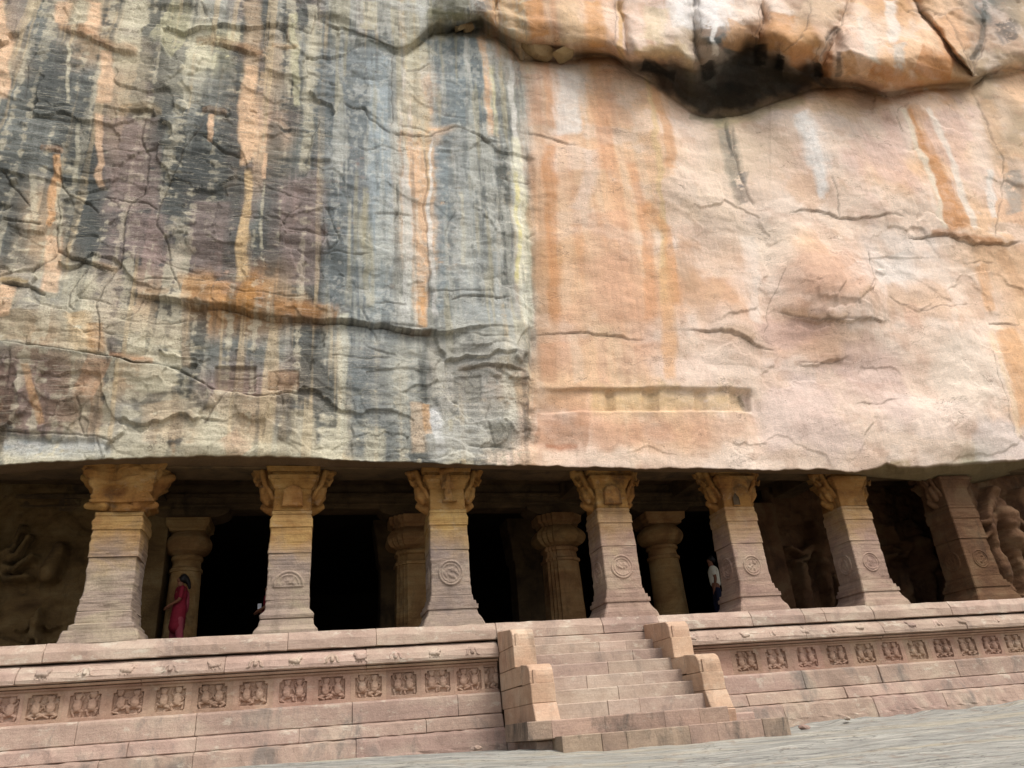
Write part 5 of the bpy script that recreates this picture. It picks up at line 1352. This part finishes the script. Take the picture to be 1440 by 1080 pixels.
PX = [-3.84, -.52, 2.81, 6.75, 10.07, 13.39, 16.75]
plabels = ['leftmost front pillar with horizontal stone bands and a worn ochre capital', 'second front pillar from the left carved with a half lotus medallion',
           'front pillar left of the staircase with a round medallion and a small standing figure on its capital', 'front pillar directly above the staircase with a round medallion',
           'front pillar with a small arched notch below its capital', 'rightmost complete front pillar beside the deeply shadowed gap', 'attached corner pilaster at the right end of the verandah beside a carved figure']
for i, x in enumerate(PX):
    hw_ = [.44, .42, .42, .42, .42, .42, .45][i]
    cy = D+hw_
    t = empty('front_pillar', (x, cy, 2.12), plabels[i], 'pillar', 'front pillars of the cave verandah')
    mat = M['shaft'] if i < 3 else M['shaftpink']
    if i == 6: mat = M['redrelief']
    if i in (1,):
        bl = [(2.12, hw_+.20, hw_+.20), (2.20, hw_+.18, hw_+.18), (2.29, hw_+.11, hw_+.11), (2.41, hw_+.085, hw_+.085), (2.42, hw_+.06, hw_+.06), (2.44, hw_+.09, hw_+.09), (2.50, hw_+.10, hw_+.10), (2.54, hw_+.07, hw_+.07), (2.58, hw_+.03, hw_+.03), (2.62, hw_+.005, hw_+.005), (2.79, hw_, hw_)]
    elif i == 0:
        bl = [(2.12, hw_+.26, hw_+.24), (2.36, hw_+.19, hw_+.19), (2.37, hw_+.13, hw_+.13), (2.46, hw_+.12, hw_+.12), (2.5, hw_+.05, hw_+.05), (2.70, hw_+.035, hw_+.035), (2.72, hw_+.01, hw_+.01)]
    else:
        bl = [(2.12, hw_+.24, hw_+.22), (2.25, hw_+.19, hw_+.19), (2.36, hw_+.12, hw_+.12), (2.47, hw_+.09, hw_+.09), (2.475, hw_+.12, hw_+.12), (2.56, hw_+.12, hw_+.12), (2.565, hw_+.085, hw_+.085), (2.64, hw_+.08, hw_+.08), (2.645, hw_+.045, hw_+.045), (2.77, hw_+.03, hw_+.03)]
    er = .012 if i else .022
    loft('base', bl, x, cy, mat, t, 'square', 8, er*.7, .03, seed=i*7+1)
    zt = bl[-1][0]
    loft('lower_shaft', [(zt+.008, hw_+.01, hw_+.01), (3.3, hw_+.002, hw_+.002), (3.735, hw_, hw_)], x, cy, mat, t, 'square', 9, er, .04, seed=i*7+2)
    loft('upper_shaft', [(3.745, hw_+.012, hw_+.012), (3.9, hw_+.004, hw_+.004), (4.28, hw_-.008, hw_-.008), (4.29, hw_+.012, hw_+.012), (4.45, hw_+.016, hw_+.016), (4.52, hw_-.01, hw_-.01), (4.56, hw_-.02, hw_-.02), (4.57, hw_-.005, hw_-.005), (4.64, hw_-.01, hw_-.01)], x, cy, mat, t, 'square', 9, er, .04, seed=i*7+3)
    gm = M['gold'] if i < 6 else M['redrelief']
    if i == 0:   # eroded flaring capital
        loft('capital_block', [(4.65, hw_-.01, hw_-.01), (4.8, hw_+.02, hw_+.02), (4.82, hw_+.12, hw_+.1), (5.0, hw_+.10, hw_+.12), (5.3, hw_+.18, hw_+.16), (5.6, hw_+.36, hw_+.22)], x, cy, gm, t, 'square', 16, .15, .035, seed=4, bed=.35)
    else:
        loft('capital_block', [(4.65, hw_-.02, hw_-.02), (5.12, hw_-.04, hw_-.04), (5.14, hw_-.02, hw_-.02), (5.22, hw_+.02, hw_+.02), (5.32, hw_+.07, hw_+.07), (5.33, hw_+.10, hw_+.10), (5.40, hw_+.11, hw_+.11), (5.42, hw_+.03, hw_+.03), (5.48, hw_+.02, hw_+.02), (5.49, hw_+.12, hw_+.08), (5.6, hw_+.14, hw_+.1)], x, cy, gm, t, 'square', 8, .012, .04, seed=i*7+5)
    # rounded tablet on the capital front
    if i in (1, 3):
        V = []; F = []; ring = []
        for a in np.linspace(0, math.pi, 9): ring.append((.20*math.cos(a), 5.02+.17*math.sin(a)))
        ring += [(-.22, 4.72), (.22, 4.72)]
        m_ = len(ring)
        for d_, sc in ((.03, 1.0), (-.05, .98), (-.075, .86)):
            for a, z in ring: V.append((x+a*sc, D+.03-.03+d_, 4.9+(z-4.9)*sc))
        for l_ in range(2):
            for k in range(m_):
                k2 = (k+1) % m_; F.append((l_*m_+k, l_*m_+k2, (l_+1)*m_+k2, (l_+1)*m_+k))
        F.append(tuple(2*m_+k for k in range(m_)))
        me = mesh_from('capital_tablet', V, F); bm = bmesh.new(); bm.from_mesh(me); bmesh.ops.recalc_face_normals(bm, faces=bm.faces); bm.to_mesh(me); bm.free()
        link('capital_tablet', me, gm, t)
    if i == 2:   # little standing figure
        yy = D-.06
        remesh_blob('capital_figure', [((x-.03, yy, 4.86), (x-.04, yy-.02, 5.0), .045, .055), ((x+.05, yy, 4.86), (x+.04, yy-.02, 5.0), .045, .055), ((x, yy-.03, 5.02), (x, yy-.04, 5.10), .085, .06),
                     ((x, yy-.04, 5.12), (x, yy-.06, 5.22), .075, .085), ((x+.01, yy-.09, 5.33), (x+.01, yy-.09, 5.36), .062, .06), ((x-.09, yy-.05, 5.22), (x-.13, yy-.05, 5.08), .035, .03), ((x+.09, yy-.05, 5.22), (x+.12, yy-.05, 5.10), .035, .03),
                     ((x-.10, yy+.02, 5.2), (x-.12, yy, 5.5), .06, .08), ((x-.05, yy-.04, 5.5), (x+.1, yy-.04, 5.54), .08, .08)], gm, t, .018, 2)
        box('figure_ledge', x-.12, x+.20, D-.12, D+.05, 4.80, 4.83, gm, t)
    if i == 4:
        V = []; F = []
        ring = [(-.075, 4.70), (.075, 4.70), (.075, 4.86), (.0, 4.98), (-.075, 4.86)]
        o = box('notch_frame', x-.15, x+.02, D-.016, D+.02, 4.66, 4.69, gm, t, bev=.004)
        me = mesh_from('arched_notch', [(x-.06+a, D+.004, z) for a, z in ring]+[(x-.06+a*1.15, D-.014, 4.83+(z-4.83)*1.12) for a, z in ring], [(0, 1, 2, 3, 4)]+[(k, (k+1) % 5, 5+(k+1) % 5, 5+k) for k in range(5)])
        link('arched_notch', me, M['dark'], t)
    # side brackets: knob and leaning figures
    if i < 6 or True:
        for s in (-1, 1):
            if i == 0: continue
            if i == 6 and s == 1: continue
            kn = remesh_blob('lotus_knob', [((x+s*.34, cy, 4.72), (x+s*.52, cy, 4.79), .13, .10), ((x+s*.52, cy, 4.79), (x+s*.64, cy, 4.82), .09, .045), ((x+s*.40, cy, 4.86), (x+s*.60, cy, 4.87), .08, .06)], gm, t, .025, 2)
            src = proto_br[(i+(s > 0)) % 3]
            bf = src.copy(); bf.data = src.data.copy(); C.objects.link(bf); bf.parent = t
            bf.data.materials.clear(); bf.data.materials.append(gm)
            if s == -1:
                bf.data.transform(Matrix.Scale(-1, 4, (1, 0, 0))); bf.data.flip_normals()
            bf.data.transform(Matrix.Translation((x, cy-.12, 0)))
    if i == 0:
        for s in (-1, 1):
            remesh_blob('bracket_figure', [((x+s*(.32+.08*k), cy-.15+rng.uniform(-.1, .1), 4.85+.13*k), (x+s*(.42+.10*k), cy-.1, 4.95+.13*k), .13, .10) for k in range(5)]+[((x+s*.3, D, 4.78), (x+s*.62, D+.1, 4.80), .12, .08)], gm, t, .03, 2)
    # medallions
    if i in (2, 3): medallion(t, x+(.0 if i else -.02), D-.006, [3.22, 0, 3.24, 3.26][i], .27, mat, i+3)
    if i == 1: medallion(t, x, D-.006, 3.08, .30, mat, 5, half=True)
    if i in (4, 5, 6): medallion(t, x, D-.004, 3.2, .24, mat, i+9)
    if i >= 2: medallion(t, x-hw_-.004, cy, 3.22, .25, mat, i+20, side=-1)
    child_fix(t)
for o in proto_br: bpy.data.objects.remove(o)

# carved figure on the end wall beside the corner pilaster
it = figure_items(.95, .05, 2.9, 3, .15, 31) + [(.25, .3, .35, 1.9, .18, .12, .8), (1.7, .3, 1.9, 2.8, .3, .25, .8), (.35, 2.2, .9, 2.9, .12, .2, .9)]
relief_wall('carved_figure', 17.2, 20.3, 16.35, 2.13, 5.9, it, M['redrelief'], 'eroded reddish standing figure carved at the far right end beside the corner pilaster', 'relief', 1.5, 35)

# ================================================================== PEOPLE
def skin_body(name, chains, mat, parent, sub=1):
    """chains: list of lists of (x, y, z, r); chains that start at an existing point join there"""
    verts = []; edges = []; rad = []; idx = {}
    def key(p): return tuple(round(c, 4) for c in p[:3])
    for ch in chains:
        prev = None
        for p in ch:
            k = key(p)
            if k not in idx:
                idx[k] = len(verts); verts.append(p[:3]); rad.append(p[3])
            if prev is not None: edges.append((prev, idx[k]))
            prev = idx[k]
    me = bpy.data.meshes.new('tmp'); me.from_pydata(verts, edges, []); me.update()
    o = bpy.data.objects.new('tmp', me); C.objects.link(o)
    mod = o.modifiers.new('s', 'SKIN'); mod.use_smooth_shade = True
    if not me.skin_vertices: pass
    sv = me.skin_vertices[0].data if me.skin_vertices else None
    if sv is None:
        bm = bmesh.new(); bm.from_mesh(me); bm.verts.layers.skin.verify(); bm.to_mesh(me); bm.free(); sv = me.skin_vertices[0].data
    for k, r_ in enumerate(rad):
        rr = r_ if isinstance(r_, tuple) else (r_, r_)
        sv[k].radius = rr; sv[k].use_root = (k == 0)
    ss = o.modifiers.new('u', 'SUBSURF'); ss.levels = 2; ss.render_levels = 2
    dg = bpy.context.evaluated_depsgraph_get()
    me2 = bpy.data.meshes.new_from_object(o.evaluated_get(dg)); me2.name = name; me2.materials.clear()
    bpy.data.objects.remove(o); bpy.data.meshes.remove(me)
    return link(name, me2, mat, parent)

M['skin'] = plain('brown_skin', (128, 84, 62), rough=.6)
M['hair'] = plain('black_hair', (22, 18, 18), rough=.5)
M['redcloth'] = plain('crimson_cloth', (168, 40, 62), k=.36)
M['pinkcloth'] = plain('rose_pink_cloth', (196, 90, 104), k=.36)
M['white'] = plain('white_cloth', (226, 222, 204))
M['navy'] = plain('navy_cloth', (26, 30, 58), k=.5)
M['paper'] = plain('white_paper', (236, 236, 240))

def hand(base, d, side, r_=.012):
    """five unequal fingers as chains from the wrist"""
    out = []
    b = Vector(base); d = Vector(d).normalized(); s = Vector(side).normalized()
    palm = b+d*.075
    out.append([tuple(b)+(.026,), tuple(palm)+(.032,)])
    for k, L in enumerate((.062, .07, .066, .052)):
        o = s*(-.027+.018*k)
        p0 = palm+o*.6; p1 = palm+o+d*L*.5; p2 = palm+o+d*L+Vector((0, 0, -.012))
        out.append([tuple(palm)+(.032,), tuple(p0+d*.01)+(.013,), tuple(p1)+(.010,), tuple(p2)+(.008,)])
    th = b+d*.03
    out.append([tuple(b)+(.026,), tuple(b+d*.03-s*.035)+(.013,), tuple(b+d*.065-s*.05)+(.010,)])
    return out

def person(x, y, facing, label, group, top, legs_m, hair_long=True, arm=None, sleeve=None, h=1.0, holding=None):
    t = empty('person', (x, y, 2.12), label, 'person', group)
    F = Vector((math.sin(facing), math.cos(facing), 0)); S = Vector((F.y, -F.x, 0))     # forward, right
    O = Vector((x, y, 2.12))
    def Q(f, s, z, r_): p = O+F*f+S*s+Vector((0, 0, z*h)); return (p.x, p.y, p.z, r_)
    pel = Q(0, 0, .92, (.13, .12)); chest = Q(.0, 0, 1.22, (.14, .11)); neck = Q(.01, 0, 1.40, .055); 
    ch = [[pel, Q(0, 0, 1.05, (.115, .10)), chest, Q(0, 0, 1.32, (.12, .08)), neck, Q(.03, 0, 1.47, .06), Q(.035, 0, 1.54, .088), Q(.03, 0, 1.60, .07)],
          [Q(.03, 0, 1.47, .06), Q(.10, 0, 1.475, .035)],
          [Q(.035, 0, 1.54, .088), Q(.115, 0, 1.535, .018)]]
    for s in (-1, 1):
        ch.append([pel, Q(0, .09*s, .86, .095), Q(.02+.05*s, .10*s, .48, .062), Q(-.02+.08*s, .10*s, .10, .042), Q(.0+.08*s, .10*s, .045, .04), Q(.15+.08*s, .11*s, .03, .03)])
        if arm == 'clasp':
            el = Q(.02, .22*s, 1.08, .042); wr = Q(.20, .14*s, .98, .028)
        else:
            el = Q(-.03, .23*s, 1.07, .042); wr = Q(.05, .24*s, .84, .028)
        ch.append([Q(0, 0, 1.32, (.12, .08)), Q(0, .165*s, 1.33, .055), el, wr])
        d = Vector(wr[:3])-Vector(el[:3])
        ch += [[wr, c[1]] if False else c for c in [[wr]+hc[1:] for hc in hand(wr[:3], d, S*s)[:1]]]
        for hcn in hand(wr[:3], d, S*s)[1:]: ch.append([(hcn[0][0], hcn[0][1], hcn[0][2], hcn[0][3])]+hcn[1:])
    body = skin_body('body', ch, M['skin'], t)
    # clothes: shells a little wider than the limbs
    def shell(name, chs, mat): return skin_body(name, chs, mat, t)
    if hair_long:
        q3 = lambda f, sd, z: Q(f, sd, z, 0)[:3]
        remesh_blob('tunic', [(q3(0, 0, 1.30), q3(0, 0, 1.20), .135, .145), (q3(0, .06, 1.30), q3(0, .14, 1.34), .09, .065), (q3(0, -.06, 1.30), q3(0, -.14, 1.34), .09, .065), (q3(0, 0, 1.2), q3(0, 0, 1.06), .14, .12), (q3(0, 0, 1.06), q3(0, 0, .90), .125, .165),
                       (q3(0, .03, .90), q3(.01, .04, .55), .16, .165), (q3(0, -.03, .90), q3(.03, -.04, .55), .16, .165), (q3(0, .165, 1.33), q3(.01, .21, 1.14), .062, .055), (q3(0, -.165, 1.33), q3(.01, -.21, 1.14), .062, .055)], top, t, .02, 3)
        for s in (-1, 1):
            shell('trouser_leg', [[Q(0, .09*s, .80, .115), Q(.02+.05*s, .10*s, .48, .095), Q(-.01+.08*s, .10*s, .12, .075)]], legs_m)
        shell('shawl', [[Q(.06, .12, 1.38, .035), Q(-.02, .15, 1.41, .05), Q(-.12, .13, 1.28, .06), Q(-.14, .14, 1.05, .06), Q(-.13, .15, .84, .05)]], sleeve)
        remesh_blob('hair', [(Q(.0, 0, 1.555, 0)[:3], Q(-.02, 0, 1.60, 0)[:3], .098, .085), (Q(-.07, 0, 1.56, 0)[:3], Q(-.11, 0, 1.50, 0)[:3], .075, .06), (Q(-.13, 0, 1.47, 0)[:3], Q(-.16, 0, 1.36, 0)[:3], .05, .03)], M['hair'], t, .02, 2)
    else:
        shell('shirt', [[Q(0, 0, .88, (.16, .14)), Q(0, 0, 1.05, (.145, .13)), Q(0, 0, 1.22, (.165, .135)), Q(0, 0, 1.34, (.135, .10)), Q(0, 0, 1.39, (.07, .06))],
                        [Q(0, 0, 1.34, (.135, .10)), Q(0, .175, 1.34, .075), Q(-.01, .225, 1.14, .062)], [Q(0, 0, 1.34, (.135, .10)), Q(0, -.175, 1.34, .075), Q(-.01, -.225, 1.14, .062)]], top)
        for s in (-1, 1):
            shell('trouser_leg', [[Q(0, .09*s, .90, .12), Q(.02+.05*s, .10*s, .48, .09), Q(-.01+.08*s, .10*s, .10, .07)]], legs_m)
        remesh_blob('hair', [(Q(.0, 0, 1.58, 0)[:3], Q(-.02, 0, 1.62, 0)[:3], .094, .07), (Q(-.05, 0, 1.56, 0)[:3], Q(-.05, 0, 1.52, 0)[:3], .07, .055)], M['hair'], t, .02, 2)
    child_fix(t)
    return t
px = atY(252, 860, 18.0)
person(float(px[0]), 18.0, R(-100), 'woman in a crimson tunic and rose shawl standing in profile left of the black doorway', None, M['redcloth'], M['pinkcloth'], True, 'clasp', M['pinkcloth'], 1.0)
px = atY(1003, 820, 18.0)
person(float(px[0])+.06, 18.0, R(-60), 'person in loose white shirt half hidden by the pillar with the arched notch', None, M['white'], M['navy'], False, None, None, 1.06)
px = atY(374, 850, 18.2)
person(float(px[0])+.07, 18.2, R(-90), 'person in red almost wholly hidden behind the pillar with the half lotus medallion', None, M['redcloth'], M['redcloth'], True, 'clasp', M['redcloth'], .85)
p = atY(369, 853, 18.1)
pp = box('paper_sheet', float(p[0])-.10, float(p[0])-.02, 18.05, 18.06, float(p[2])-.06, float(p[2])+.06, M['paper'], None, bev=.002, jit=0)
tag(pp, 'small white sheet held out by the hidden person in red', 'paper')
